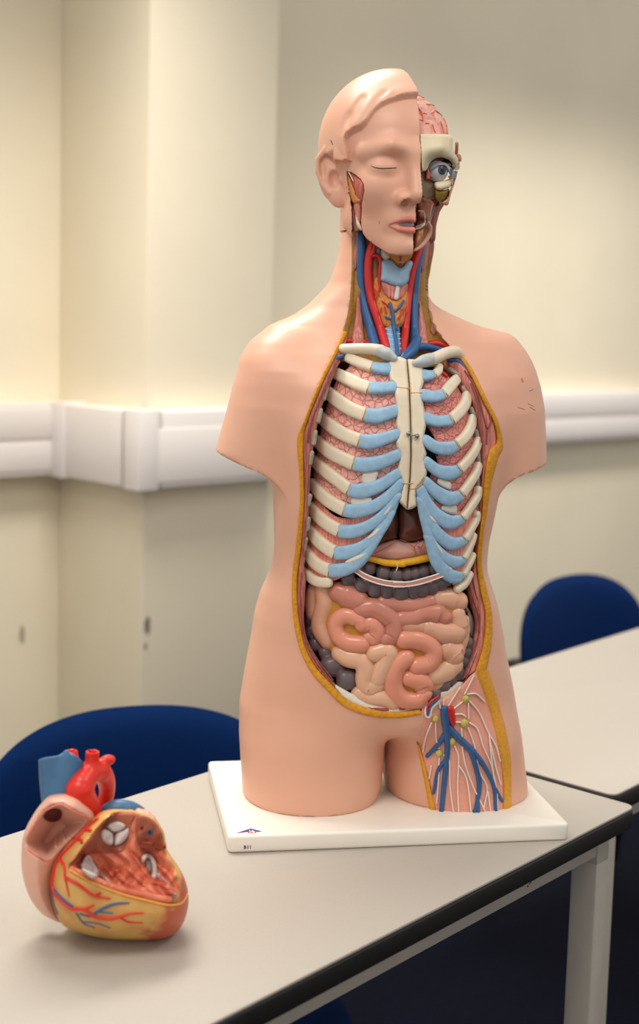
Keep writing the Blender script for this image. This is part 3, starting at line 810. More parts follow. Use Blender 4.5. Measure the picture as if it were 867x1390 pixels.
RIBS_R = [
 (W2((355, 205), (345, 240), (318, 262)), 5.5, W2((318, 265), (280, 270), (250, 270)), (8, 8)),
 (W2((480, 300), (440, 345), (392, 400)), 7.2, W2((390, 412), (310, 425), (238, 415)), (8.6, 8)),
 (W2((560, 420), (550, 470), (510, 530), (445, 588)), 7.4, W2((443, 600), (340, 607), (258, 582)), (8.8, 7.6)),
 (W2((598, 588), (590, 640), (550, 715), (488, 770)), 6.8, W2((486, 782), (420, 805), (330, 795), (255, 745)), (8.8, 7)),
 (W4((640, -5), (620, 55), (570, 130), (508, 190)), 6.6, W4((506, 208), (430, 227), (340, 207), (262, 142)), (9.4, 6.4)),
 (W4((642, 175), (625, 230), (580, 300), (526, 365)), 6.4, W4((524, 395), (430, 417), (330, 362), (255, 290)), (9.6, 6.6)),
 (W4((642, 350), (635, 400), (590, 470), (530, 540)), 5.8, W4((532, 572), (430, 590), (330, 530), (260, 440), (215, 345)), (9.2, 7)),
 (W4((630, 530), (630, 560), (600, 620), (545, 695)), 5.2, W4((547, 727), (450, 747), (350, 680), (270, 560), (225, 420)), (8.6, 7)),
 (W6((608, 145), (590, 200), (540, 290)), 4.6, W6((538, 328), (470, 340), (400, 310), (320, 230), (275, 150)), (8, 6)),
 (W6((603, 290), (580, 340), (535, 415)), 4.4, W6((530, 448), (430, 432), (360, 355), (320, 280)), (8, 6)),
 (W6((580, 430), (545, 495), (490, 540)), 5.0, None, None),
]
for side, RR in ((-1, RIBS), (1, RIBS_R)):
    for bp_, bw, cp, cwid in RR:
        if side < 0:
            q0, q1 = np.array(bp_[0]), np.array(bp_[1]); bp_ = [tuple(q0 - (q1 - q0) / np.linalg.norm(q1 - q0) * 4.5)] + list(bp_[1:])
        if cp is not None: bp_ = list(bp_[:-1]) + [tuple(np.array(bp_[-1]) * .5 + np.array(cp[0]) * .5)]
        rb = strap('rib', bp_, [bw * .97] + [bw * 1.08] * (len(bp_) - 1), S_rib, .0005, .0043, bonem, torso, expo=3.6, ends=(True, cp is None))
        if cp is not None:
            mid = tuple(np.array(bp_[-1]) * .5 + np.array(cp[0]) * .5); cp = [mid] + list(cp[1:])
            c = strap('costal_cartilage', cp, np.linspace(bw, cwid[1], len(cp)) * 1.08 if len(cp) < 4 else np.array([bw, max(bw, cwid[0])] + list(np.linspace(cwid[0], cwid[1], len(cp) - 1)[1:])) * 1.08, S_rib, -.0002, .0043, cartm, rb, expo=3.4, ends=(False, True))
            # ochre line where bone meets cartilage
            d = np.array(cp[1]) - np.array(cp[0]); d /= np.linalg.norm(d); d0 = np.array(bp_[-1]) - np.array(bp_[-2]); d = d + d0 / np.linalg.norm(d0); d /= np.linalg.norm(d); nn = np.array([-d[1], d[0]]); p0 = np.array(cp[0]) - d * .8
            h = bw * 1.08
            V = [p0 + nn * h * t * .93 for t in np.linspace(-1, 1, 13)]
            offs = [-.0048 * (1 - abs(t * .95) ** 3.5) ** (1 / 3.5) + .0002 for t in np.linspace(-1, 1, 13)]
            C = onv(np.array(V), S_rib, np.array(offs)); vv, ff = tube_geo(C, .00085, 8)
            link_mesh('joint_line', vv, ff, linem, rb, True)
# lower margins where the cartilages run together
strap('costal_arch', W4((213, 345), (235, 500), (275, 650), (305, 780)) + W6((330, 330), (375, 405), (440, 462), (500, 465)), (4, 6.5, 7.5, 8, 8, 7, 6, 5), S_rib, -.0002, .0042, cartm, torso, expo=2.4)
strap('costal_arch', W3((765, 320), (728, 440), (680, 550), (618, 660), (552, 765)) + W5((545, 320), (462, 390), (385, 428)), (5, 7, 8, 8, 8, 8, 7, 5), S_rib, .0002, .0040, cartm, torso, expo=2.4)
# pale tissue between the cartilages
for q in (W3((505, 225), (610, 215), (600, 270), (590, 295), (505, 310)), W3((425, 405), (555, 405), (565, 455), (540, 470), (425, 470)), W3((640, 545), (725, 430), (700, 510), (660, 545)), W3((530, 705), (625, 625), (610, 680), (550, 715)), W5((435, 330), (585, 265), (545, 320), (440, 355)),
          W4((355, 265), (440, 295), (435, 350), (350, 310)), W4((385, 465), (480, 465), (475, 530), (380, 505)), W4((245, 330), (300, 390), (320, 430), (290, 410)), W4((275, 520), (330, 575), (340, 605), (300, 580)), W6((315, 170), (390, 265), (385, 295), (340, 240)), W6((390, 365), (450, 385), (450, 400), (400, 385))):
    slab('fascia', q, S_rib, .0008 if q[0][1] < 690 else -.0032, .002, 3, fascm, torso, step=1.6)
# breastbone, two halves with the seam between
seam = W1((822, 152), (838, 330), (848, 600), (852, 867)) + W4((146, 120), (140, 260), (126, 400), (118, 498))
sl_edge = W3((90, 470), (62, 440)); 
left_half = seam + W4((60, 440), (90, 305)) [0:2] + W3((790, 300), (772, 250), (752, 205), (765, 150), (772, 90), (748, 40), (742, 0)) + W1((766, 695), (742, 640), (748, 545), (742, 480), (732, 400), (738, 335), (702, 310), (690, 260), (680, 175), (720, 140), (770, 128))
seamr = [(u + 1.0, v) for u, v in seam]
right_half = seamr[::-1] + W2((130, 148), (180, 150), (235, 195), (245, 240), (248, 310), (225, 380), (237, 450), (252, 540), (266, 620), (248, 700), (245, 765), (262, 830)) + W4((265, 90), (250, 130), (270, 215), (262, 258), (232, 300), (192, 345), (188, 400), (195, 470), (160, 492))
stl = slab('breastbone', left_half, S_rib, .001, .0058, 4, bonem, torso, step=2.0, smooth_poly=False, back=.005)
slab('breastbone', right_half, S_rib, .001, .0058, 4, bonem, torso, step=2.0, smooth_poly=False, back=.005)
for q in (W1((735, 350), (770, 358), (845, 365)), W2((143, 396), (190, 396), (232, 395)), W3((790, 303), (830, 306), (870, 303)) , W4((142, 342), (170, 345), (195, 335), (232, 300), (246, 262))):
    vessel('joint_line', q, .75, S_rib, -.0045, linem, torso, seg=8)
# little hook and eye that close the chest plate
hk = vessel('hook', W2((135, 700), (165, 712), (200, 700), (205, 725), (180, 745)), .8, S_rib, -.0075, metalm, torso, n=30, seg=8)
C = onv(np.array(W2((133, 698), (195, 715))), S_rib, -.0070)
for c, r in zip(C, (.0026, .0024)):
    V, F = nets(lambda x, y, z: sd_ell(x, y, z, c, (r, .0022, r)), c - .004, c + .004, .0009, 1); link_mesh('screw', V, F, metalm, hk, True)
# collar bones
def bone_rod(name, path, rad, S, off, m, parent, n=28): return strap(name, path, rad, S, off, 9, m, parent, n=n, expo=2.0, seg=16)
cl = bone_rod('collar_bone', W1((300, 98), (340, 80), (450, 72), (560, 75), (630, 88)), (7.5, 7.6, 7.2, 7.6, 8.4), S_rib, (-.002, -.003, -.004, -.006, -.006), bonem, torso)
bone_rod('joint_cartilage', W1((622, 90), (680, 112), (728, 140)), (8.2, 8.6, 5), S_rib, (-.0065, -.007, -.0065), greycart, cl, 14)
cl = bone_rod('collar_bone', W2((505, 118), (470, 95), (400, 108), (330, 140), (290, 150)), (6.5, 8, 8, 8.2, 8.2), S_rib, (-.001, -.003, -.005, -.006, -.006), bonem, torso)
bone_rod('joint_cartilage', W2((298, 146), (240, 165), (185, 178)), (8, 8.6, 5), S_rib, (-.0065, -.007, -.0065), greycart, cl, 14)
# stubs of the ribs in the side wall
for q in (W1((310, 90), (285, 125)), W1((232, 365), (212, 440)), W1((190, 525), (172, 605)), W1((150, 685), (138, 770)), W3((125, 80), (112, 155)), W3((110, 395), (98, 460)), W3((100, 565), (90, 640)), W3((80, 715), (68, 770)), W5((152, 25), (148, 90)), W5((130, 175), (122, 245)), W5((112, 315), (104, 370)),
          W2((435, 225), (490, 265)), W2((530, 360), (565, 415)), W2((592, 515), (615, 580)), W2((625, 680), (640, 745)), W4((640, 90), (645, 145)), W4((638, 260), (640, 310)), W4((632, 430), (632, 490))):
    strap('rib_stub', q, 3.3, S_body, .010, .004, stubm, torso, n=8)

# ---- lungs and the muscle between the ribs --------------------------------
RB = .008
slab('lung', W1((430, 165), (600, 200), (700, 190), (760, 300), (790, 560), (800, 867)) + W3((800, 200), (780, 300), (640, 420), (430, 470), (290, 470), (155, 460), (130, 300), (165, 60)) + W1((180, 720), (205, 600), (250, 450), (310, 300), (390, 215)), S_rib, RB, .003, 8, lungm, torso, step=2.6)
slab('lung', W2((240, 300), (240, 450), (245, 600), (300, 690), (340, 800), (345, 867)) + W4((330, 90), (340, 160), (290, 250), (300, 300), (380, 480), (470, 530), (560, 470), (630, 330), (655, 170), (650, 30)) + W2((640, 740), (600, 560), (550, 440), (480, 340), (400, 250), (340, 220)), S_rib, RB, .003, 8, lungr, torso, step=2.6)
slab('cut_artery', W2((362, 215), (420, 262), (415, 285), (370, 250)), S_rib, RB - .003, .003, 3, mat('artery_red', (200, 34, 28), rough=.35, spec=.5), torso, step=1.4)
slab('intercostal_muscle', W3((140, 425), (300, 545), (450, 545), (620, 440), (770, 310), (740, 440), (640, 640), (540, 820)) + W5((510, 365), (400, 452), (330, 480), (250, 480), (140, 380), (130, 260), (150, 120)), S_rib, RB - .0028, .002, 5, intercm, torso, step=2.6)
slab('intercostal_muscle', W4((648, 330), (560, 470), (480, 505), (300, 400), (235, 370), (270, 560), (325, 830)) + W6((340, 340), (400, 430), (470, 525), (500, 530), (560, 460), (600, 330), (620, 140), (635, 20)), S_rib, RB - .0028, .002, 5, intercm, torso, step=2.6)
slab('pericardial_gap_shade', W2((240, 620), (340, 640), (400, 867)) + W4((400, 120), (340, 280), (240, 250)), S_rib, RB + .014, .002, 5, blackg, torso, step=3)  # black sheet standing in for the shade in the gap beside the breastbone
tick('p3_chest')
# ================================================================== ABDOMEN
def S_abd(x, z):
    u = np.clip(np.abs((x - .012) / .112), 0, .97)
    yf = np.interp(z, [.1, .13, .18, .24, .30, .36, .42], [-.078, -.086, -.092, -.092, -.090, -.09, -.09])
    yc = -.015; d = yc - yf
    return yc - d * (1 - u ** 2.3) ** (1 / 2.3)
liverm = mat('dark_liver', (104, 56, 44), rough=.28, spec=.5, noise=.2, nscale=30)
stomm = mat('pale_stomach', (222, 168, 152), rough=.35, spec=.5, noise=.10, nscale=60)
colonm = mat('grey_colon', (106, 92, 94), rough=.32, spec=.5, noise=.12, nscale=50)
whitet = mat('white_band', (232, 228, 224), rough=.4)
pinkt = mat('pink_band', (206, 130, 110), rough=.4)
mesm = mat('ochre_mesentery', (196, 138, 40), rough=.5, noise=.1)
# liver, two lobes
slab('liver', W3((560, 620), (700, 380), (800, 420), (868, 440)) + W4((58, 480), (60, 600), (48, 690)) + W6((45, 150),) + W5((800, 165), (700, 200), (600, 290), (480, 330), (440, 200)), S_abd, .010, .010, 22, liverm, torso, step=2.4)
slab('liver', W4((66, 470), (160, 480), (230, 470), (300, 640), (330, 800)) + W6((290, 150), (220, 180), (150, 190), (90, 180), (58, 150)) + W4((62, 640),), S_abd, .010, .011, 22, liverm, torso, step=2.4)
slab('stomach', W5((440, 330), (560, 260), (690, 205), (790, 175), (868, 195)) + W6((60, 170), (150, 195), (240, 175), (340, 140), (380, 300), (300, 315), (160, 340), (20, 350)) + W5((800, 360), (690, 330), (580, 330)), S_abd, .012, .011, 26, stomm, torso, step=2.4)
redv = mat('gastric_vessel_red', (206, 96, 88), rough=.45)
for q in (W6((150, 215), (175, 240), (185, 285)), W6((205, 190), (180, 225), (172, 240)), W6((245, 195), (225, 240), (210, 285)), W6((225, 240), (200, 225)), W5((800, 190), (720, 240), (640, 280))):
    vessel('gastric_vessel', q, .8, S_abd, -.0005, redv, torso, seg=8)
strap('omentum_edge', W5((575, 315), (640, 325), (720, 345), (800, 352), (868, 352)) + W6((60, 352), (160, 335), (250, 315), (340, 295)), (3.2, 4, 4.6, 4.8, 5, 5, 5, 5, 4), S_abd, -.001, .005, mat('omentum_yellow', (232, 170, 30), rough=.3, spec=.5, noise=.12, nscale=200), torso)
vessel('thread', W5((805, 350), (810, 375), (800, 405)), .7, S_abd, -.007, whitet, torso, n=10, seg=8)
# transverse colon: pouches melted together
def blob_mesh(name, blobs, S, k, m, parent, extra=None, res=.0018):
    """blobs: (u, v, half width px, half height px, off)"""
    C = onv(np.array([b[:2] for b in blobs]), S, np.array([b[4] for b in blobs])); N = snorm(C, S)
    d = np.linalg.norm(C - CAM_P, axis=1) / FPX
    R = [(b[2] * q, max(b[2], min(b[3], b[2] * 1.3)) * q * .9, b[3] * q) for b, q in zip(blobs, d)]
    def fn(x, y, z):
        o = None
        for c, r, b in zip(C, R, blobs):
            a = b[5] if len(b) > 5 else 0.0
            ca, sa = math.cos(a), math.sin(a)
            dx, dz = x - c[0], z - c[2]
            xx, zz = dx * ca + dz * sa, -dx * sa + dz * ca
            e = (np.abs(xx / r[0]) ** 2.6 + np.abs((y - c[1]) / r[1]) ** 2.2 + np.abs(zz / r[2]) ** 2.6)
            e = (np.maximum(e, 1e-9) ** (1 / 2.5) - 1) * min(r)
            o = e if o is None else smin(o, e, k)
        return o
    lo = np.min([c - max(r) * 1.15 for c, r in zip(C, R)], 0); hi = np.max([c + max(r) * 1.15 for c, r in zip(C, R)], 0)
    V, F = nets(fn, lo, hi, res); return link_mesh(name, V, F, m, parent, True)
def B(Wf, x, y, hw, hh, off=.006, ang=0.0): u, v = Wf((x, y))[0]; return (u, v, hw * .18454, hh * .18454, off, ang)
up = [B(W5, 520, 385, 55, 45), B(W5, 600, 385, 55, 55), B(W5, 705, 420, 58, 55), B(W5, 800, 440, 52, 55), B(W6, 45, 440, 50, 55), B(W6, 120, 432, 42, 52), B(W6, 182, 425, 42, 52), B(W6, 245, 408, 48, 52), B(W6, 320, 385, 55, 50)]
lo_ = [B(W5, 445, 465, 60, 62), B(W5, 545, 510, 62, 62), B(W5, 640, 535, 58, 66), B(W5, 730, 550, 54, 66), B(W5, 828, 560, 62, 68), B(W6, 75, 560, 66, 66), B(W6, 165, 553, 46, 66), B(W6, 232, 540, 52, 64), B(W6, 305, 520, 50, 62), B(W6, 370, 490, 52, 60), B(W6, 415, 465, 42, 55)]
up = [(b[0], b[1], b[2] * .92, b[3], b[4], b[5]) for b in up]; lo_ = [(b[0], b[1], b[2] * .92, b[3], b[4], b[5]) for b in lo_]
col = blob_mesh('transverse_colon', up + lo_, S_abd, .0007, colonm, torso)
strap('taenia', W5((490, 395), (580, 450), (720, 495), (868, 508)) + W6((10, 508), (130, 505), (250, 478), (400, 430)), 3.4, S_abd, -.0075, .0028, pinkt, col, n=60)
strap('taenia_edge', W5((500, 385), (590, 438), (720, 478), (868, 490)) + W6((10, 490), (130, 488), (250, 460), (395, 415)), 1.1, S_abd, -.0098, .0016, whitet, col, n=60)
strap('taenia_edge', W5((490, 408), (580, 468), (720, 512), (868, 522)) + W6((10, 522), (130, 518), (250, 494), (395, 442)), 1.1, S_abd, -.0095, .0016, whitet, col, n=60)
blob_mesh('ascending_colon', [B(W5, 165, 560, 45, 60, .012), B(W5, 150, 660, 35, 60, .012), B(W5, 160, 770, 38, 45, .012), B(W7, 175, 60, 46, 50, .012), B(W7, 175, 145, 48, 52, .012), B(W7, 215, 240, 58, 56, .011), B(W7, 285, 300, 58, 52, .010, .3), B(W7, 335, 395, 92, 82, .010, .3), B(W7, 435, 500, 78, 78, .008)], S_abd, .0006, colonm, torso)
blob_mesh('sigmoid_colon', [B(W8, 560, 230, 45, 50, .012), B(W8, 555, 300, 42, 50, .012), B(W8, 535, 370, 45, 45, .012), B(W8, 490, 450, 52, 55, .011), B(W8, 440, 500, 50, 45, .011), B(W8, 385, 545, 55, 52, .010), B(W8, 320, 605, 55, 50, .009), B(W8, 260, 645, 50, 40, .009)], S_abd, .0006, colonm, torso)
slab('peritoneum', W6((555, 660), (610, 760), (625, 867)) + W8((622, 100), (610, 180), (590, 210), (565, 100), (560, 0)) + W6((545, 720),), S_abd, .020, .003, 5, mat('grey_peritoneum', (168, 164, 160), rough=.4, noise=.12, nscale=120), torso)
# small intestine: every coil its own part
tan = mat('bowel_tan', (222, 166, 136), rough=.24, spec=.5, noise=.06, nscale=40)
pink = mat('bowel_pink', (226, 148, 122), rough=.24, spec=.5, noise=.06, nscale=40)
rose = mat('bowel_rose', (202, 130, 110), rough=.24, spec=.5, noise=.08, nscale=40)
pale = mat('bowel_pale', (228, 178, 146), rough=.24, spec=.5, noise=.06, nscale=40)
def d7(*p): return W7(*p)
GUT = [
 (tan, W5((200, 545), (188, 630), (192, 720)), (48, 52, 46), .005),
 (tan, W5((268, 540), (288, 630), (268, 700), (252, 770)) + W7((258, 130), (300, 215)), (58, 66, 62, 64, 66, 54), .002),
 (rose, W5((382, 560), (440, 585), (520, 625)), (66, 82, 70), -.001),
 (rose, W5((545, 690), (640, 680), (740, 745)) + W7((775, 80), (770, 175), (725, 205)), (60, 66, 62, 58, 58, 44), -.002),
 (pink, W7((545, 105), (520, 60), (430, 30), (365, 80), (375, 170), (440, 225), (545, 240)), (38, 47, 52, 54, 54, 56, 54), -.0035),
 (pink, W7((565, 95), (620, 90), (655, 140), (635, 190), (600, 190)), (50, 64, 60, 56, 42), -.0010),
 (pale, W7((390, 305), (450, 335), (540, 355), (575, 420), (570, 500), (600, 545), (660, 525)), (56, 64, 66, 62, 60, 70, 58), -.0005),
 (pale, W7((640, 305), (730, 290), (725, 360), (690, 430), (665, 495)), (56, 66, 62, 58, 52), -.0022),
 (pale, W7((530, 605), (600, 630), (700, 625), (770, 650)), (54, 54, 62, 64), -.0005),
 (pink, W8((110, 340), (45, 400), (15, 490), (30, 580), (90, 640), (190, 650), (255, 605)), (58, 59, 60, 62, 58, 54, 42), -.0035),
 (pink, W8((95, 205), (180, 205), (275, 240), (310, 300), (280, 375), (190, 400)), (58, 62, 60, 60, 62, 56), -.0035),
 (pink, W8((130, 490), (200, 500), (245, 540), (235, 575)), (54, 68, 64, 50), -.002),
 (tan, W6((352, 610), (440, 615), (490, 630)), (62, 78, 66), .002),
 (rose, W6((-60, 640), (60, 655), (170, 662), (290, 632)), (52, 60, 60, 54), .002),
 (rose, W6((80, 760), (160, 755), (230, 725), (330, 720), (385, 745)), (62, 68, 64, 78, 58), -.0005),
 (tan, W8((85, 60), (150, 90), (210, 100)), (66, 72, 62), .0005),
 (tan, W8((275, 115), (370, 150), (470, 160)), (56, 74, 70), -.0015),
 (tan, W6((480, 720), (490, 800), (500, 850)), (56, 68, 58), .001),
 (pale, W6((548, 760), (548, 830)) + W8((548, 130), (530, 210), (515, 280)), (24, 28, 30, 34, 26), .007),
 (tan, W8((410, 275), (450, 300), (455, 320)), (70, 84, 72), -.001),
 (pale, W8((455, 390), (400, 420), (320, 460)), (66, 80, 70), .001),
 (pale, W8((300, 540), (345, 515)), (46, 44), .005),
 (pale, W8((-20, 620), (20, 650)), (50, 52), .000),
]
for m_, path, hw, off in GUT:
    hw = np.array(hw) * .18454 * 1.18 + .5
    P = np.asarray(path, float); k = max(12, int(np.linalg.norm(np.diff(P, axis=0), axis=1).sum() / 1.6))
    Q = spline(np.column_stack([P, hw]), k)
    # centre the coil below the surface by most of its own radius
    dd = 1.46 / FPX
    C = onv(Q[:, :2], S_abd, off + Q[:, 2] * dd * .62); N = snorm(C, S_abd)
    V, F = sweep_geo(C, N, Q[:, 2] * dd, Q[:, 2] * dd * .95, 20, True, 2.15, True)
    link_mesh('intestine_coil', V, F, m_, torso, True)
slab('mesentery', W5((200, 560), (330, 480), (600, 600), (850, 640)) + W6((150, 640), (330, 580), (500, 600), (540, 760)) + W8((560, 100), (520, 280), (490, 420), (330, 540), (240, 650), (60, 690)) + W7((780, 690), (560, 640), (520, 450), (360, 330), (230, 210), (200, 60)), S_abd, .0036, .0025, 8, mesm, torso, step=3)
tick('p4_abdomen')
# ================================================================== NECK
veinm = mat('vein_blue', (44, 92, 144), rough=.35, spec=.5, noise=.10, nscale=70)
artm = mat('artery_red', (200, 34, 28), rough=.35, spec=.5)
orangem = mat('orange_gland', (216, 138, 62), rough=.42, spec=.45, noise=.2, nscale=170, bump=.5, bscale=260)
palebm = mat('pale_blue_larynx', (150, 184, 210), rough=.35, spec=.5, noise=.06)
pinkm = mat('pink_neck_muscle', (216, 140, 126), rough=.5)
stretch_noise(pinkm, (520, 300, 20), (182, 104, 92))
brownm = stretch_noise(mat('brown_neck_muscle', (176, 108, 92), rough=.5), (520, 300, 20), (130, 76, 66))
nodm = mat('nodule_brown', (176, 110, 78), rough=.5, noise=.2)
def S_nk(x, z):
    y0 = np.interp(z, [.50, .53, .56, .60, .67], [-.078, -.058, -.036, -.026, -.022])
    return y0 + 5 * (x + .002) ** 2
def S_nf(x, z):                                     # bed of fat, deeper in the middle
    xc = (gi(z, XL) + gi(z, XR)) / 2
    k = np.clip(np.abs(x + .003) / np.interp(z, [.5, .54, .57, .6, .67], [.10, .075, .055, .042, .042]), 0, 1) ** 2
    return (S_nk(x, z) + .012) * (1 - k) + (S_body(x, z) + .002) * k
slab('neck_fat', [(477, 312), (477, 366), (474, 418), (466, 448), (455, 476), (470, 492), (560, 500), (620, 490), (625, 480), (612, 465), (594, 444), (583, 411), (581, 384), (584, 366), (588, 324), (560, 312), (520, 310)], S_nf, .001, .001, 6, olivem, torso, step=2.4, back=.012)
slab('neck_muscle', WN((98, 30), (140, 30), (155, 160), (132, 340), (108, 345), (98, 160)), S_nf, -.0006, .003, 5, brownm, torso, step=1.6)
slab('neck_muscle', WN((138, 550), (165, 620), (188, 890), (150, 905), (90, 900), (115, 720)), S_nf, -.0006, .004, 6, pinkm, torso, step=1.6)
slab('neck_muscle', WN((690, 130), (692, 210), (645, 330), (600, 380), (605, 280), (630, 180)), S_nf, -.0006, .003, 5, brownm, torso, step=1.6)
slab('neck_muscle', WN((590, 590), (620, 690), (662, 900), (640, 925), (580, 910), (575, 750)), S_nf, -.0006, .004, 6, pinkm, torso, step=1.6)
slab('lymph_nodule', WN((50, 755), (72, 790), (50, 830), (30, 800)), S_nf, -.001, .002, 4, nodm, torso, step=1.2)
slab('lymph_nodule', WN((690, 755), (725, 795), (700, 840), (668, 800)), S_nf, -.001, .002, 4, nodm, torso, step=1.2)
pw = .18454
vessel('jugular_vein', WN((150, -20), (156, 60), (163, 130), (165, 220), (160, 330), (165, 480), (190, 640), (230, 780), (270, 930)), (4, 5, 6, 6, 5.4, 5.6, 6, 6.6, 7), S_nk, .002, veinm, torso, seg=16)
vessel('carotid_artery', WN((262, 130), (232, 220), (216, 320), (218, 450), (240, 580), (285, 720), (325, 850), (350, 930)), (5.4, 6, 5.8, 5.8, 6, 6, 6.2, 6.4), S_nk, .000, artm, torso, seg=16)
vessel('carotid_artery', WN((275, 140), (262, 200), (240, 250)), 3.2, S_nk, -.004, artm, torso)
ta = vessel('thyroid_artery', WN((235, 258), (285, 256), (302, 290), (296, 400), (300, 520), (325, 590), (318, 660)), (2.4, 2.6, 2.2, 2.0, 1.8, 1.6, 1.2), S_nk, -.004, artm, torso)
for q in (WN((318, 590), (350, 615), (372, 632)), WN((300, 480), (285, 540), (268, 570)), WN((310, 640), (300, 680)), WN((335, 630), (345, 675)), WN((262, 500), (268, 545)), WN((440, 720), (465, 680), (492, 640)), WN((455, 700), (470, 650))):
    vessel('artery_branch', q, 1.1, S_nk, -.0085, artm, ta, seg=8)
vessel('carotid_artery', WN((612, 170), (570, 260), (535, 400), (512, 560), (497, 700), (483, 850), (470, 985)), (4.2, 4.6, 4.6, 4.8, 5.2, 5.4, 5.4), S_nk, .001, artm, torso, seg=16)
vessel('jugular_vein', WN((625, 150), (595, 250), (572, 360), (560, 500), (553, 650), (556, 780), (562, 900)), (4, 4.6, 5.2, 5.4, 5.2, 5.8, 6.6), S_nk, .003, veinm, torso, seg=16)
vessel('brachiocephalic_vein', WN((575, 870), (540, 950), (480, 1010), (455, 1050)), (6, 8, 8, 6), S_nk, -.002, veinm, torso, seg=16)
vessel('subclavian_vein', WN((545, 935), (620, 925), (700, 940), (790, 960)), (6, 5.4, 4.6, 4.4), S_nk, .000, veinm, torso, seg=14)
vessel('subclavian_vein', W2((430, 155), (490, 165), (555, 225)), (3.4, 4, 2.6), S_body, .004, veinm, torso)
vessel('subclavian_vein', W1((255, 190), (300, 150), (350, 125)), (2, 2.6, 2.6), S_body, .004, veinm, torso)
vessel('subclavian_artery', WN((670, 905), (720, 900), (800, 925)), (4.6, 4.4, 3.6), S_nf, -.001, artm, torso)
vessel('subclavian_artery', WN((95, 885), (50, 882), (-15, 900)), (3.6, 4, 3), S_nf, -.001, artm, torso)
vessel('subclavian_artery', WN((185, 890), (230, 900)), (3.4, 3.4), S_nf, -.001, artm, torso)
# windpipe with rings, gland, larynx
tr = strap('windpipe', WN((385, 730), (392, 850), (405, 1020)), 10.5, S_nk, .004, .0085, mat('windpipe_blue', (110, 158, 196), rough=.4), torso, expo=2.1, seg=20)
for y in (800, 836, 872, 908, 944):
    x = 390 + (y - 800) * .1
    strap('windpipe_ring', WN((x - 48, y - 4), (x, y + 4), (x + 48, y - 4)), 1.6, S_nk, (-.002, -.0052, -.002), .0016, palebm, tr, n=14)
gl = slab('thyroid_gland', WN((250, 470), (262, 425), (292, 415), (312, 480), (345, 545), (400, 580), (450, 570), (490, 510), (505, 505), (512, 570), (498, 650), (483, 740), (425, 795), (330, 775), (290, 695), (258, 570)), S_nk, .000, .007, 14, orangem, torso, step=1.5, hfun=lambda u, v, d: .0006 * np.sin(u * .9 + 2 * np.sin(v * .35)) * np.minimum(d / 4, 1))
for q in (((430, 990), (418, 870), (398, 760), (396, 690), (375, 610)), ((404, 668), (445, 635), (475, 588)), ((396, 725), (368, 718), (343, 708)), ((430, 800), (445, 760))):
    vessel('thyroid_vein', WN(*q), 2.6 if q[0][1] > 900 else 1.7, S_nk, -.0078, veinm, gl)
slab('throat_muscle', WN((308, 440), (400, 470), (505, 460), (500, 530), (450, 580), (400, 585), (330, 540)), S_nk, .000, .004, 6, pinkm, torso, step=1.6)
strap('throat_ligament', WN((432, 490), (420, 565)), (2.8, 3.2), S_nk, -.004, .0022, mat('pale_ligament', (214, 204, 204), rough=.45), torso)
lx = slab('larynx_cartilage', WN((300, 300), (330, 285), (385, 290), (452, 345), (500, 298), (530, 290), (545, 318), (522, 380), (508, 450), (455, 492), (400, 478), (345, 455), (300, 440), (304, 370)), S_nk, -.001, .006, 9, palebm, torso, step=1.5, hfun=lambda u, v, d: .004 * np.clip(1 - np.abs(u - (460 + 450 * pw)) / 9, 0, 1) * np.minimum(d / 5, 1))
slab('hyoid_muscle', WN((350, 180), (540, 190), (540, 260), (480, 320), (452, 345), (400, 300), (350, 250)), S_nk, .001, .004, 7, orangem, torso, step=1.6)
vessel('throat_cleft', WN((452, 190), (452, 330)), 1.2, S_nk, -.0035, groovem, torso, n=12)
slab('pharynx_wall', WN((240, 170), (350, 180), (350, 290), (300, 300), (290, 430), (235, 430)), S_nk, .005, .003, 6, mat('olive_throat', (150, 104, 56), rough=.5, noise=.15), torso, step=2)
slab('hyoid_bone', WN((310, 210), (345, 215), (375, 270), (330, 285), (310, 265)), S_nk, -.001, .003, 5, bonem, torso, step=1.6)
slab('larynx_horn', WN((268, 195), (300, 200), (300, 235), (275, 235)), S_nk, -.001, .003, 4, palebm, torso, step=1.6)
tick('p5_neck')
# ================================================================== GROIN WINDOW
thm = mat('pink_thigh_muscle', (232, 160, 138), rough=.45, noise=.05, nscale=200, bump=.15, bscale=500)
slab('thigh_muscle', WT((155, 400), (215, 430), (275, 385), (330, 330), (420, 240), (490, 165), (560, 150), (615, 400), (665, 640), (690, 850), (692, 1050), (590, 1072), (400, 1086), (240, 1085), (205, 880), (150, 690)), S_low, .0004, .0012, 4, thm, torso, step=2.6, back=.005)
def ribbon2(name, A, B, off, rise, m): return ribbon(name, A, B, S_low, off, off, m, torso, 120, rise, .004)
ribbon2('thigh_fat', WT((592, 142), (640, 290), (682, 440), (712, 560), (735, 700), (742, 860), (741, 1058)), WT((505, 155), (570, 330), (620, 490), (664, 680), (685, 850), (686, 1066)), -.0004, .0022, mat('thigh_yellow_fat', (226, 158, 40), rough=.5, noise=.15, nscale=260, bump=.4, bscale=420))
ribbon2('thigh_fat', WT((120, 615), (148, 750), (178, 900), (210, 1092)), WT((142, 640), (185, 790), (222, 940), (258, 1084)), -.0004, .0022, MATS['thigh_yellow_fat'])
OT = -.0022
fv = vessel('femoral_vein', WT((298, 395), (308, 470), (318, 540), (322, 620)), (5, 5.6, 5.2, 4), S_low, OT, veinm, torso, seg=14)
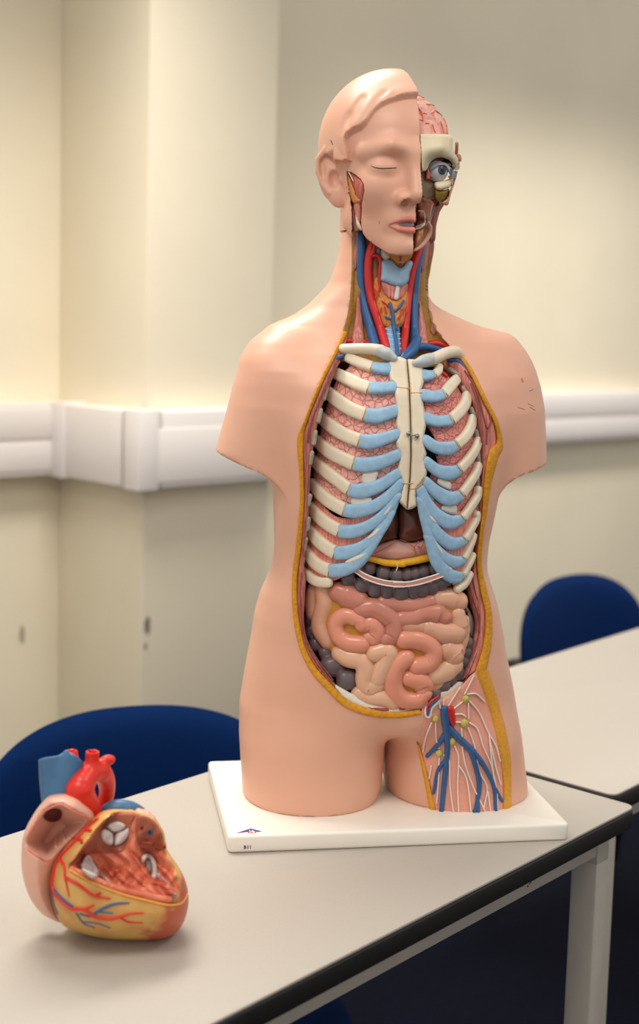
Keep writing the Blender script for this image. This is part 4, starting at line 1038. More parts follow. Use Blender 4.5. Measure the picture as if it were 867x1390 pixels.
for q, h in ((((318, 540), (270, 620), (190, 705)), (3.8, 3.4, 2.6)), (((322, 600), (320, 700), (305, 850), (283, 1074)), (4, 3.8, 3.6, 3.4)), (((318, 720), (262, 800), (232, 945)), (3, 2.6, 2.2)),
             (((325, 510), (415, 605), (490, 675)), (4.6, 4.8, 4.8)), (((470, 655), (510, 780), (532, 900), (515, 1020), (495, 1083)), (3.8, 3.6, 3.4, 2.6, 2.2)), (((520, 960), (525, 1080)), (2.6, 2.4)), (((485, 665), (560, 765), (625, 900), (640, 1060)), (3.6, 3.4, 2.8, 2.2)), (((635, 915), (682, 1000)), (2.4, 2.0))):
    vessel('vein_branch', WT(*q), h, S_low, OT + .0004, veinm, fv, seg=12)
slab('femoral_artery', WT((318, 385), (362, 382), (378, 460), (368, 512), (348, 510), (325, 460)), S_low, -.001, .005, 5, artm, torso, step=1.4)
nodem = mat('olive_green_node', (196, 186, 96), rough=.45, noise=.15, nscale=300)
lymm = mat('white_lymph_vessel', (232, 218, 206), rough=.45)
for (x, y, r) in ((440, 330, 27), (432, 490, 31), (355, 608, 27), (270, 686, 27), (243, 460, 24)):
    c = onv(np.array(WT((x, y))), S_low, -.0016)[0]; R = r * .2076 * 1.4 / FPX
    V, F = nets(lambda a, b, d: sd_ell(a, b, d, c, (R, R * .75, R * 1.05)), c - R * 1.3, c + R * 1.3, R / 5, 2)
    link_mesh('lymph_node', V, F, nodem, torso, True)
LY = (((495, 180), (435, 300)), ((405, 255), (330, 375)), ((455, 300), (510, 298), (565, 348)), ((468, 345), (530, 420), (590, 550), (640, 640), (668, 735)), ((595, 560), (620, 800), (645, 940), (650, 1055)), ((600, 600), (640, 780), (672, 890)),
      ((460, 360), (462, 460)), ((368, 392), (420, 350)), ((375, 432), (415, 430), (440, 445)), ((380, 482), (408, 484)), ((470, 488), (520, 530), (560, 650), (612, 770), (632, 900)), ((415, 525), (420, 640), (440, 760), (490, 900), (572, 1072)),
      ((458, 520), (500, 640), (530, 800), (582, 910), (562, 1040)), ((588, 940), (606, 1068)), ((372, 640), (396, 720), (390, 900), (397, 1078)), ((400, 770), (450, 860), (478, 1074)), ((300, 698), (335, 740), (340, 900), (362, 1074)),
      ((270, 715), (266, 850), (254, 1010)), ((245, 490), (250, 590), (270, 655)), ((218, 488), (182, 580), (163, 675)), ((218, 770), (204, 850)), ((265, 345), (278, 392)), ((300, 340), (298, 392)))
for q in LY: vessel('lymph_vessel', WT(*q), 1.15, S_low, -.0022, lymm, torso, seg=8)
S_bw = S_body
vessel('cord_border', W8((345, 640), (285, 680), (258, 720), (262, 775), (290, 770), (300, 715), (350, 665)), 1.8, S_low, -.003, lymm, torso)
vessel('cord_artery', W8((350, 625), (300, 660), (272, 695), (268, 735)), 1.6, S_low, -.0045, artm, torso)
vessel('cord_vein', W8((355, 640), (310, 675), (285, 710), (270, 755)), 1.6, S_low, -.0045, veinm, torso)
# printed marks on the base plate: small blue triangle emblem with red, and the stock number
inkb = mat('ink_blue', (40, 44, 120), rough=.5); inkr = mat('ink_red', (206, 70, 84), rough=.5)
def plate_poly(name, pts, m, z=PT + .00012, th=.0002):
    P = [hit(u, v, (0, 0, 1), PT) for u, v in pts]; vs = [(p[0], p[1]) for p in P]
    return MB().prism(vs, PT - .0004, PT + th).build(name, m, None, False, None)
cwP = cw(270, 1020, 100 / 867.)
em = plate_poly('emblem', cwP((430, 966), (545, 928), (608, 908), (690, 930), (740, 940), (695, 948), (640, 934), (610, 940), (575, 945), (520, 955)), inkb); em.parent = torso
for q in (((570, 948), (590, 945), (598, 962), (578, 964)), ((604, 948), (626, 946), (636, 960), (612, 964)), ((646, 946), (668, 943), (682, 954), (656, 962))):
    plate_poly('emblem_red', cwP(*q), inkr, th=.00025).parent = em
for q in (((588, 930), (602, 926), (606, 936), (590, 938)), ((620, 926), (634, 930), (636, 938), (622, 936))): plate_poly('emblem_white', cwP(*q), whitep, th=.0003).parent = em
tcu = bpy.data.curves.new('stock_number', 'FONT'); tcu.body = 'B11'; tcu.size = .0052; tcu.extrude = .0002; tcu.align_x = 'CENTER'; tcu.align_y = 'CENTER'; tcu.space_character = 1.1; tcu.offset = .00012
to = bpy.data.objects.new('stock_number', tcu); COL.objects.link(to)
q = hit(336, 1150, (0, 1, 0), -.125); to.location = (q[0], -.1251, q[2]); to.rotation_euler = (math.pi / 2, 0, 0)
dg = bpy.context.evaluated_depsgraph_get(); me = bpy.data.meshes.new_from_object(to.evaluated_get(dg)); tm = bpy.data.objects.new('stock_number', me)
tm.location = to.location; tm.rotation_euler = to.rotation_euler; bpy.data.objects.remove(to); COL.objects.link(tm); tm.name = 'stock_number'; me.materials.clear(); me.materials.append(inkb); tm.parent = torso
tick('p6_thigh')
# ================================================================== HEAD
HO = np.array([-.009, .004, .745]); HPSI = math.radians(7.5)
HX = np.array([math.cos(HPSI), math.sin(HPSI), 0]); HY = np.array([-math.sin(HPSI), math.cos(HPSI), 0])
def h2w(p):
    p = np.asarray(p, float); return HO + p[..., :1] * HX + p[..., 1:2] * HY + p[..., 2:3] * np.array([0, 0, 1.0])
def w2h(x, y, z):
    dx, dy = x - HO[0], y - HO[1]
    return dx * HX[0] + dy * HX[1], dx * HY[0] + dy * HY[1], z - HO[2]
CUTX = .002
def cranium(x, y, z, g=0.0): return sd_ell(x, y, z, (0, .010, .020), (.0735, .090, .078)) - g
def base_head(x, y, z):
    d = cranium(x, y, z)
    d = smin(d, sd_ell(x, y, z, (0, -.020, -.046), (.054, .056, .064)), .022)
    ax = np.abs(x)
    d = smin(d, sd_cap(ax, y, z, (.043, -.010, -.068), (.012, -.054, -.097), .013, .0125), .02)
    d = smin(d, sd_ell(x, y, z, (0, -.0575, -.0965), (.017, .0155, .0145)), .014)                 # chin
    d = smin(d, sd_ell(ax, y, z, (.036, -.048, -.034), (.019, .022, .020)), .018)                 # cheek bone
    d = smin(d, sd_path(ax, y, z, [(.004, -.0765, .001), (.026, -.0745, .007), (.050, -.053, .002)], (.006, .0075, .007)), .014)
    d = smax(d, -sd_ell(ax, y, z, (.0285, -.088, -.0135), (.018, .0165, .0115)), .012)            # socket
    d = smin(d, sd_ell(ax, y, z, (.0300, -.0605, -.0150), (.0170, .0140, .0120)), .005)           # closed lid
    d = smin(d, sd_path(x, y, z, [(0, -.073, .004), (0, -.0795, -.018), (0, -.0855, -.043)], (.0075, .0072, .0092)), .011)   # nose
    d = smin(d, sd_ell(ax, y, z, (.0140, -.0765, -.0475), (.0075, .0105, .0075)), .006)           # wing
    d = smax(d, -sd_ell(ax, y, z, (.0112, -.0830, -.0525), (.0060, .0120, .0046)), .0012)         # nostril
    d = smin(d, sd_ell(x, y, z, (0, -.0610, -.0690), (.026, .0150, .0150)), .010)                 # mouth mound
    d = smax(d, -sd_ell(x, y, z, (0, -.082, -.0736), (.0255, .0150, .0042)), .002)                # open lips
    d = smax(d, -sd_ell(x, y, z, (0, -.086, -.0890), (.018, .0115, .0045)), .006)                 # hollow above the chin
    return d
def neckpart(x, y, z):
    nx = (x + .002) / .0455; ny = (y - .024) / .052
    return np.maximum((np.sqrt(nx * nx + ny * ny) - 1) * .0455, z + .02)
def world(fn): return lambda X, Y, Z: fn(*w2h(X, Y, Z))
S_base = Sdf(world(base_head), 1.25)
WH1, WH2 = cw(430, 90, 150 / 867.), cw(430, 200, 150 / 867.)
def azel(x, y, z): return np.arctan2(x, -y) * .075, np.arctan2(z + .01, np.hypot(x, y)) * .08
hl_pts = WH1((790, 255), (710, 258), (640, 272), (560, 295), (500, 325), (455, 365), (420, 415), (390, 460), (355, 495), (300, 520), (262, 545), (247, 580), (250, 640), (262, 700), (272, 740), (235, 755), (190, 745))
P = onv(np.array(hl_pts), S_base, 0.0); hx_, hy_, hz_ = w2h(P[:, 0], P[:, 1], P[:, 2])
ha, he = azel(hx_, hy_, hz_)
HAIRP = [(-a, e) for a, e in zip(ha[::-1], he[::-1])] ; HAIRP = [(q[0], q[1]) for q in HAIRP if q[0] > .01]
FACEP = [(.30, -.2), (.30, he[-1])] + HAIRP + [(a, e) for a, e in zip(ha, he)] + [(-.125, he[-1] - .004), (-.15, -.035), (-.30, -.045), (-.30, -.2)]
grooves = []
for q in (WH1((530, 215), (480, 260), (430, 330), (395, 400), (370, 465)), WH1((245, 385), (215, 450), (205, 530), (225, 620), (255, 700)), WH1((350, 250), (290, 330), (255, 420), (258, 500)), WH1((600, 250), (540, 270), (480, 320), (430, 390))):
    C = spline(onv(np.array(q), S_base, -.004), 10); grooves.append(np.stack(w2h(C[:, 0], C[:, 1], C[:, 2]), 1))
def head_skin(x, y, z):
    d = base_head(x, y, z)
    a, e = azel(x, y, z)
    s = sd_poly(a, e, FACEP)                                   # > 0 on the hair
    t = np.clip(s / .0018 + .4, 0, 1); t = t * t * (3 - 2 * t)
    edge = np.exp(-(np.maximum(s, 0) / .012) ** 2)
    h = (.0042 + .0036 * edge) * t * np.clip((z + .03) / .02, 0, 1)
    for g in grooves:
        gd = np.minimum(.05, sd_path(x, y, z, g, 0.0)); h = h - .0019 * np.exp(-(gd / .0052) ** 2) * t
    d = d - h
    # ear
    u = np.array([-.80, .60, -.05]); v = np.array([-.10, .12, 1.0]); v /= np.linalg.norm(v); u -= (u @ v) * v; u /= np.linalg.norm(u); w = np.cross(u, v)
    if w[1] > 0: w = -w                                         # outward, towards the front
    o = np.array([-.0585, -.004, -.018]); dx, dy, dz = x - o[0], y - o[1], z - o[2]
    A = dx * u[0] + dy * u[1] + dz * u[2]; B_ = dx * v[0] + dy * v[1] + dz * v[2]; Cc = dx * w[0] + dy * w[1] + dz * w[2]
    th = B_ / .033
    body = sd_ell(A, Cc, B_, (.012 + 0 * 1, -.001, .002), (.0165, .0065, .029))
    lobe = sd_ell(A, Cc, B_, (.007, -.001, -.024), (.0095, .0055, .011))
    ear = smin(body, lobe, .006)
    rim = sd_path(A, Cc, B_, [(.002, .003, .012), (.006, .004, .026), (.015, .0045, .0295), (.0245, .004, .021), (.0265, .0035, .008), (.023, .003, -.006), (.016, .003, -.018)], (.003, .0034, .0036, .0036, .0034, .003, .0026))
    ear = smin(ear, rim, .002)
    near_ear = np.maximum(np.maximum(.006 - A, np.abs(B_ + .006) - .024), -.014 - Cc)
    d = d + np.maximum(h, 0) * (1 - np.clip(near_ear / .008, 0, 1)) ** 1.5                # no hair thickness over the ear
    d = smin(d, ear, .003)
    d = smax(d, -sd_ell(A, Cc, B_, (.0085, .0080, -.0045), (.0070, .0090, .0110)), .002)
    d = smax(d, -sd_path(A, Cc, B_, [(.007, .0070, .012), (.0125, .0060, .0205), (.0195, .0055, .016), (.0205, .0055, .003)], (.0036, .0036, .0032, .0026)), .002)
    d = smin(d, sd_ell(A, Cc, B_, (-.001, .003, -.005), (.0035, .004, .006)), .002)
    d = smin(d, neckpart(x, y, z), .012)
    d = np.maximum(d, -(z + .0762))* 1.0 if False else np.where(y > -.012, np.maximum(d, -(z + .0762)), d)
    # throat is open in front
    th_ = np.maximum(np.maximum(np.abs(x + .002) - .0385, y - .018), z + .052)
    th_ = np.maximum(th_, -(y + .012))
    d = np.maximum(d, -th_)
    # under-jaw hollow, so the vessels can run up behind the jaw
    hol = np.maximum(np.maximum(np.maximum(np.abs(x) - .036, y - .02), -.046 - y), z + .075)
    d = np.maximum(d, -hol)
    # missing half
    d = np.maximum(d, np.minimum(x - CUTX, .040 - y))
    return d
# cheek window in front of the ear
PARO = WH2((232, 186), (262, 192), (300, 214), (345, 250), (366, 290), (372, 345), (362, 400), (352, 450), (350, 520), (346, 590), (352, 640), (330, 650), (300, 580), (286, 440), (262, 400), (248, 340), (236, 260))
pz = onv(np.array(PARO), S_base, 0.0); pc = np.stack(w2h(pz[:, 0], pz[:, 1], pz[:, 2]), 1)
ua = np.array([-.62, -.78, 0.0]); ub = np.array([.78, -.62, 0.0])
PAB = np.stack([pc @ ub, pc[:, 2]], 1); PC0 = (pc @ ua).mean()
JAW = WH2((232, 300), (262, 400), (272, 470), (276, 640), (276, 900), (900, 900), (900, 845), (765, 846), (690, 855), (620, 852), (560, 840), (500, 802), (440, 762), (395, 722), (362, 675), (350, 620), (345, 560), (300, 460), (270, 380))
JV = np.array([ray(520, 310)[0], ray(520, 310)[1], 0.0]); JV /= np.linalg.norm(JV); JVh = np.array([JV @ HX, JV @ HY]); JR = np.array([-JVh[1], JVh[0]]) * -1.0
jz = np.array([w2h(*hit(u, v, JV, float(JV @ (HO - .045 * HY)))) for u, v in JAW]); JAB = np.stack([jz[:, 0] * JR[0] + jz[:, 1] * JR[1], jz[:, 2]], 1)
def jawcut(x, y, z):
    c = sd_poly(x * JR[0] + y * JR[1], z, JAB)
    return np.maximum(c, x * JVh[0] + y * JVh[1] - .020)
def head_final(x, y, z):
    d = head_skin(x, y, z)
    c = sd_poly(x * ub[0] + y * ub[1], z, PAB); dep = (x * ua[0] + y * ua[1])
    near = np.maximum(c, -(base_head(x, y, z) + .0045))          # shallow recess following the skin
    near = np.maximum(near, .02 - dep)
    near = np.maximum(near, np.abs(x + .05) - .04)
    d = np.maximum(d, -near)
    return np.maximum(d, -jawcut(x, y, z))
hv, hf = nets(head_final, (-.100, -.108, -.116), (.086, .112, .112), .0014)
hs = link_mesh('head_skin', h2w(hv), hf, skinm, torso, True, 40)
print('HEAD', len(hv))
S_head = Sdf(world(head_skin), 1.25)
# closed eye
lashm = mat('lash_line', (74, 50, 34), rough=.6)
vessel('eyelid_line', WH1((425, 782), (455, 794), (500, 801), (560, 800), (622, 797)), (.5, .7, .8, .8, .6), S_head, .0002, lashm, hs, seg=8)
lipm = mat('lip_pink', (226, 132, 116), rough=.38, spec=.45, noise=.06, nscale=200)
def hnet(name, fn, lo, hi, res, m, parent=None, sharp=50):
    V, F = nets(fn, lo, hi, res); return link_mesh(name, h2w(V), F, m, parent if parent is not None else hs, True, sharp)
hnet('upper_lip', lambda x, y, z: np.maximum(sd_path(x, y, z, [(-.0250, -.0688, -.0736), (-.013, -.0742, -.0690), (-.005, -.0752, -.0677), (.002, -.0752, -.0688)], (.0010, .0028, .0033, .0032)), x - CUTX), (-.034, -.090, -.085), (.006, -.058, -.06), .0008, mat('upper_lip_rose', (206, 126, 112), rough=.42))
hnet('lower_lip', lambda x, y, z: np.maximum(sd_path(x, y, z, [(-.0250, -.0665, -.0752), (-.014, -.0712, -.0790), (-.004, -.0738, -.0798), (.002, -.0738, -.0798)], (.0010, .0031, .0036, .0036)), x - CUTX), (-.034, -.090, -.095), (.006, -.058, -.07), .0008, lipm)
hnet('teeth', lambda x, y, z: np.maximum(sd_ell(x, y, z, (0, -.0562, -.0735), (.0245, .0158, .0062)), x - CUTX), (-.028, -.078, -.084), (.005, -.035, -.064), .001, mat('grey_teeth', (150, 158, 170), rough=.3))
# cheek window content
parm = mat('parotid_orange', (214, 140, 66), rough=.42, noise=.22, nscale=220, bump=.5, bscale=300)
masm = stretch_noise(mat('cheek_muscle', (204, 112, 94), rough=.5), (400, 400, 60), (168, 78, 66))
S_win = Sdf(world(lambda x, y, z: base_head(x, y, z) + .0040), 1.25)
slab('cheek_muscle', WH2((250, 190), (300, 214), (345, 250), (366, 290), (372, 345), (356, 430), (300, 440), (285, 330), (262, 240)), S_win, 0, .0025, 6, masm, hs, step=1.3, back=.003)
slab('parotid_gland', WH2((234, 190), (252, 215), (285, 300), (320, 390), (352, 410), (330, 440), (284, 440), (262, 400), (246, 330), (236, 250)), S_win, -.0004, .0034, 6, parm, hs, step=1.2, back=.003)
vessel('facial_nerve', WH2((250, 196), (268, 230), (284, 262)), .8, S_win, -.003, lymm, hs, seg=8)
S_jaw = Sdf(world(lambda x, y, z: smin(base_head(x, y, z) + .0045, neckpart(x, y, z), .012)), 1.25)
slab('neck_muscle', WH2((288, 440), (340, 430), (350, 520), (340, 590), (310, 570), (294, 520)), S_jaw, 0, .003, 5, pinkm, hs, step=1.3, back=.003)
slab('neck_muscle', WH2((280, 450), (296, 500), (306, 580), (332, 640), (332, 655), (275, 655), (272, 560)), S_jaw, .0, .002, 5, brownm, hs, step=1.3, back=.003)
slab('jaw_process', WH2((303, 520), (330, 580), (352, 630), (350, 655), (325, 635), (308, 600)), S_jaw, -.002, .003, 4, bonem, hs, step=1.1)

# ------------------------------------------------------------------ the open half
facem = stretch_noise(mat('deep_face_muscle', (150, 84, 66), rough=.5), (200, 200, 60), (104, 52, 42))
def deep(x, y, z):
    d = np.minimum(base_head(x, y, z) + .012, 1)
    d = smax(d, -sd_ell(x, y, z, (.030, -.075, -.0145), (.0175, .030, .0150)), .003)
    d = smax(d, -sd_ell(x, y, z, (.008, -.080, -.040), (.008, .026, .020)), .004)
    d = np.maximum(d, CUTX + .001 - x); d = np.maximum(d, z - .016)
    d = np.maximum(d, -.104 - z)
    hol = np.maximum(np.maximum(y - .02, -.046 - y), z + .066)
    d = np.maximum(d, -hol)
    return d
df = hnet('deep_face', deep, (-.002, -.085, -.10), (.075, .06, .022), .0018, facem, torso)
# brain: folded lobes with red vessels in the furrows
def brain(x, y, z):
    d = sd_ell(x, y, z, (.001, .012, .016), (.0655, .080, .0625))
    a = x * 1.0 + .010 * np.sin(y * 95) + .006 * np.sin(z * 130 + 1); b = z + .010 * np.sin(x * 110 + 2) + .007 * np.sin(y * 85); c = y + .009 * np.sin(z * 100 + x * 60)
    s = np.minimum(np.minimum(np.abs(np.sin(a * 150)), np.abs(np.sin(b * 135 + 1.2)) + .12), np.abs(np.sin(c * 120 + .5)) + .22)
    d = d - .0046 * np.clip(s * 1.5, 0, 1) ** .6 + .0030
    return np.maximum(np.maximum(d, CUTX + .001 - x), .012 - z)
brm = mat('brain_pink', (236, 178, 160), rough=.42, spec=.4, noise=.08, nscale=160)
br = hnet('brain', brain, (-.002, -.08, .008), (.08, .105, .105), .0016, brm, torso, 80)
S_br = Sdf(world(lambda x, y, z: sd_ell(x, y, z, (.001, .012, .016), (.0660, .0805, .0630))), 1.25)
WB = cw(540, 110, 100 / 867.)
for q in (((225, 165), (265, 180), (305, 200)), ((335, 275), (380, 275), (425, 290)), ((400, 375), (440, 348), (480, 375), (518, 408)), ((228, 312), (265, 345), (285, 400), (292, 460)), ((240, 450), (290, 468)), ((328, 495), (362, 500)), ((408, 515), (420, 560), (440, 605)), ((535, 438), (560, 490), (575, 540)), ((500, 480), (528, 550), (535, 620)), ((570, 560), (582, 620)), ((300, 375), (340, 390)), ((430, 350), (400, 380))):
    vessel('brain_artery', WB(*q), .75, S_br, -.0012, mat('brain_vessel_red', (222, 84, 70), rough=.45), br, seg=8)
# forehead bone round the eye socket
WF, WG = cw(540, 180, 100 / 867.), cw(530, 250, 100 / 867.)
S_sk = Sdf(world(lambda x, y, z: smin(base_head(x, y, z) + .003, sd_ell(x, y, z, (.02, .0, .016), (.062, .070, .03)), .01)), 1.25)
skm = mat('cream_skull_bone', (226, 212, 178), rough=.45, noise=.05, nscale=100)
sk = slab('forehead_bone', WF((252, 18), (330, 14), (450, 16), (560, 18), (615, 28), (648, 60), (642, 120), (648, 190), (670, 250), (700, 290), (725, 350), (726, 430), (690, 446), (652, 446), (648, 390), (620, 330), (570, 300), (510, 288), (450, 298), (400, 330), (368, 370), (350, 420), (318, 455), (275, 464), (266, 300), (258, 150)), S_sk, .001, .003, 5, skm, torso, step=1.2, back=.016, smooth_poly=False)
strap('cut_edge', WF((250, 20), (258, 150), (266, 300), (274, 460)), .9, S_sk, .001, .003, fatm, sk, n=16)
# eyeball with iris and muscles
ec = w2h(*hit(597, 231.5, HY, float(HY @ HO) - .066)); ec = np.array(ec) + np.array([0, .0085, 0]); 
eyem = mat('eyeball_grey', (196, 198, 204), rough=.25, spec=.5)
ey = hnet('eyeball', lambda x, y, z: sd_ell(x, y, z, ec, (.0120, .0120, .0115)), ec - .014, ec + .014, .0012, eyem, torso)
vd = np.array([-.19, -.98, -.06]); vd = vd / np.linalg.norm(vd)
def disc(name, c, n, r, th, m, parent):
    n = n / np.linalg.norm(n); a = np.cross(n, [0, 0, 1]); a /= np.linalg.norm(a); b = np.cross(n, a)
    V = []; F = []; K = 24; rings = [(0, th), (r * .5, th * .92), (r * .85, th * .6), (r, 0), (r * .95, -th)]
    for rr, hh in rings:
        for j in range(K):
            t = 2 * math.pi * j / K; V.append(c + a * rr * math.cos(t) + b * rr * math.sin(t) + n * hh)
    for i in range(len(rings) - 1):
        for j in range(K): F.append((i * K + j, i * K + (j + 1) % K, (i + 1) * K + (j + 1) % K, (i + 1) * K + j))
    F.append([4 * K + j for j in range(K)]); o = link_mesh(name, h2w(np.array(V)) if parent is not None else V, F, m, parent, True, 60)
    b_ = bmesh.new(); b_.from_mesh(o.data); bmesh.ops.remove_doubles(b_, verts=b_.verts, dist=1e-6); bmesh.ops.recalc_face_normals(b_, faces=b_.faces); b_.to_mesh(o.data); b_.free(); return o
ivec = np.array([.12, -.99, .03]); ivec = ivec / np.linalg.norm(ivec)
disc('iris', ec + ivec * .0113, ivec, .0050, .0009, mat('iris_dark', (58, 62, 72), rough=.2), ey)
disc('pupil', ec + ivec * .0121, ivec, .0024, .0003, mat('pupil_black', (10, 10, 12), rough=.1), ey)
S_eye = Sdf(world(lambda x, y, z: sd_ell(x, y, z, ec, (.0124, .0124, .0119))), 1.25)
musg = mat('eye_muscle_grey', (150, 158, 170), rough=.4, noise=.15, nscale=200)
S_orb = Sdf(world(lambda x, y, z: base_head(x, y, z) + .010), 1.25)
slab('eye_muscle', WF((360, 430), (400, 370), (470, 345), (560, 355), (620, 410), (660, 450), (690, 455), (670, 530), (630, 540), (600, 480), (560, 400), (480, 395), (420, 430), (380, 460)), S_eye, -.0005, .0022, 4, musg, ey, step=1.0)
slab('eye_muscle', WF((370, 470), (400, 500), (440, 560), (400, 540), (372, 520)), S_eye, .001, .002, 3, musg, ey, step=1.0)
slab('socket_tissue', WF((345, 410), (372, 420), (388, 500), (385, 550), (330, 550), (325, 470)), S_sk, .006, .004, 4, masm, df, step=1.0, back=.01)
slab('socket_tissue', WF((385, 340), (510, 292), (620, 335), (650, 445), (600, 470), (520, 380), (430, 390), (380, 440)), S_sk, .015, .002, 5, mat('grey_blue_socket', (112, 116, 124), rough=.5), df, step=1.2, back=.004)
slab('orange_gland', WF((580, 350), (625, 365), (620, 395), (585, 385)), S_sk, .004, .003, 2.5, parm, df, step=.9)
slab('socket_fat', WF((590, 510), (640, 515), (645, 545), (610, 555)), S_sk, .003, .003, 2.5, fatm, df, step=.9)
# cheek bone and cheek
slab('cheek_bone', WF((430, 590), (500, 570), (560, 560), (600, 545), (640, 570), (640, 610), (610, 645), (550, 670), (490, 680), (440, 660)), S_sk, .004, .005, 5, skm, df, step=1.1, back=.01)
slab('sinus_wall', WF((440, 670), (500, 682), (560, 672), (600, 660), (600, 720), (570, 780), (520, 815), (470, 810), (435, 770)), S_sk, .006, .003, 4, mat('olive_sinus', (140, 112, 30), rough=.5, noise=.2), df, step=1.1, back=.01)
slab('cheek_flap', WF((640, 560), (690, 460), (700, 470), (665, 600), (625, 720), (605, 800), (590, 850), (560, 858), (515, 835), (530, 812), (580, 770), (605, 690), (630, 620)), S_sk, .003, .004, 5, mat('cheek_pink', (206, 152, 124), rough=.45), df, step=1.1, back=.02)
slab('nasal_wall', WF((272, 470), (330, 460), (400, 560), (440, 600), (438, 760), (400, 790), (275, 770)), S_sk, .010, .003, 6, mat('nasal_grey_brown', (132, 108, 84), rough=.5, noise=.2), df, step=1.3, back=.01)
slab('palate', WF((270, 770), (400, 770), (470, 800), (475, 867), (262, 867)), S_sk, .012, .003, 5, mat('palate_red', (126, 54, 44), rough=.4), df, step=1.3, back=.012)
# temple artery and rim of the ear beyond
strap('temple_artery', WF((692, 125), (690, 200), (684, 270)), 2.0, Sdf(world(lambda x, y, z: cranium(x, y, z)), 1.25), .000, .003, mat('temple_pink', (196, 122, 100), rough=.45), df, n=12)
strap('temple_tissue', WF((700, 270), (722, 280), (725, 320)), 2.4, Sdf(world(lambda x, y, z: cranium(x, y, z)), 1.25), .004, .003, MATS['cheek_pink'], df, n=8)
# jaw side: mouth, tongue, muscles down to the neck
S_jw = Sdf(world(lambda x, y, z: base_head(x, y, z) + .007), 1.25)
slab('mouth_lining', WG((335, 170), (480, 180), (480, 330), (470, 460), (440, 600), (380, 720), (290, 775), (285, 560), (300, 500), (330, 330)), S_jw, .002, .003, 6, mat('mouth_brown', (142, 84, 58), rough=.45, noise=.25, nscale=120), df, step=1.3, back=.012)
slab('tongue', WG((300, 545), (340, 525), (395, 490), (412, 520), (400, 600), (370, 650), (320, 700), (292, 690)), S_jw, .003, .005, 6, parm, df, step=1.1, back=.01)
strap('lower_gum', WG((296, 525), (345, 510), (385, 480), (405, 435)), (1.6, 1.7, 1.6, 1.2), S_jw, -.002, .003, mat('gum_white', (216, 210, 200), rough=.35), df, n=18)
strap('cheek_muscle', WG((470, 215), (430, 280), (405, 350), (395, 420)), (3, 3.4, 3, 2), S_jw, .002, .004, mat('cheek_red', (168, 62, 54), rough=.45), df, n=16)
strap('cheek_muscle', WG((480, 230), (455, 320), (445, 400), (450, 470)), (2.6, 2.4, 2, 2), S_jw, .002, .004, MATS['cheek_pink'], df, n=16)
strap('jaw_muscle', WG((430, 440), (455, 500), (450, 580), (410, 660), (345, 735), (290, 775)), (2, 3.4, 3.6, 3.2, 2.8, 2), S_jw, .000, .005, MATS['cheek_pink'], df, n=24)
colm = stretch_noise(mat('neck_column_muscle', (170, 106, 88), rough=.5), (420, 300, 18), (120, 70, 58))
def colpath(pts, y): return np.array([w2h(*hit(u, v, HY, float(HY @ HO) + y)) for u, v in pts])
Cp = colpath(WG((570, 170), (520, 300), (492, 450), (480, 600), (476, 640)), .004)
V, F = tube_geo(h2w(spline(Cp, 24)), np.interp(np.linspace(0, 1, 24), [0, .3, .7, 1], [.0078, .0052, .0036, .0038]) + .0012, 16, True, True); link_mesh('neck_column_muscle', V, F, colm, df, True)
# clear lip strip left on the cut
strap('lip_strip', WG((330, 315), (385, 322), (402, 380), (400, 430), (370, 470), (300, 500)), .7, S_jw, -.004, .001, mat('clear_plastic', (206, 170, 152), rough=.2), df, n=30)
tick('p7_head')
# small knocks on the vinyl
scm = mat('scuff_grey', (96, 74, 62), rough=.6); scr = mat('scuff_red', (196, 110, 92), rough=.5)
strap('scuff_mark', WH1((110, 582), (118, 598), (124, 612)), 1.1, S_head, .0002, .0004, scm, hs, n=8)
strap('scuff_mark', [(708, 515), (709, 518)], 2.0, S_low, .0002, .0004, scr, skin, n=8)
for q in (((702, 553), (712, 556)), ((716, 548), (724, 552)), ((719, 553), (726, 557)), ((718, 531), (723, 529))):
    strap('scuff_mark', q, .5, S_low, .0002, .0004, scm, skin, n=8)
strap('scuff_mark', WH2((488, 583), (490, 596)), .9, S_head, .0002, .0004, scr, hs, n=6)
# ================================================================== HEART MODEL
HB = hit(150, 1275, (0, 0, 1), 0.0)
heart = empty('heart_model', (HB[0], HB[1], 0))
tag(heart, 'large opened anatomical heart model lying on the table left of the torso', 'anatomical model')
hn = np.array([HB[0] - CAM_P[0], HB[1] - CAM_P[1], 0]); hn /= np.linalg.norm(hn); hr = np.array([hn[1], -hn[0], 0])
def hab(pts):
    P = np.array([hit(u, v, hn, float(hn @ HB)) for u, v in pts]); return np.stack([(P - HB) @ hr, P[:, 2]], 1)
_r = ray(148, 1190); _va, _vb = (_r @ hr) / (_r @ hn), _r[2] / (_r @ hn)
def hco(x, y, z):
    # the cast leans back: its face looks up at the viewer
    c = (x - HB[0]) * hn[0] + (y - HB[1]) * hn[1]
    return (x - HB[0]) * hr[0] + (y - HB[1]) * hr[1] - c * _va, c, z - c * _vb
def blob(poly, R, D, c0=0.0, n=80):
    ab = spline_closed(hab(poly), n)
    def fn(x, y, z):
        a, c, b = hco(x, y, z); s = sd_poly(a, b, ab)
        q = np.maximum(R + s, 0)
        return np.where(s < .02, np.hypot(q, (c - c0) * R / D) - R, s)
    return fn
def hbox(poly, pad, c0, c1):
    ab = hab(poly); lo, hi = ab.min(0), ab.max(0); C = []
    for a in (lo[0] - pad, hi[0] + pad):
        for c in (c0, c1): C.append(HB[:2] + hr[:2] * a + hn[:2] * c)
    C = np.array(C); return (C[:, 0].min(), C[:, 1].min(), lo[1] - pad), (C[:, 0].max(), C[:, 1].max(), hi[1] + pad)
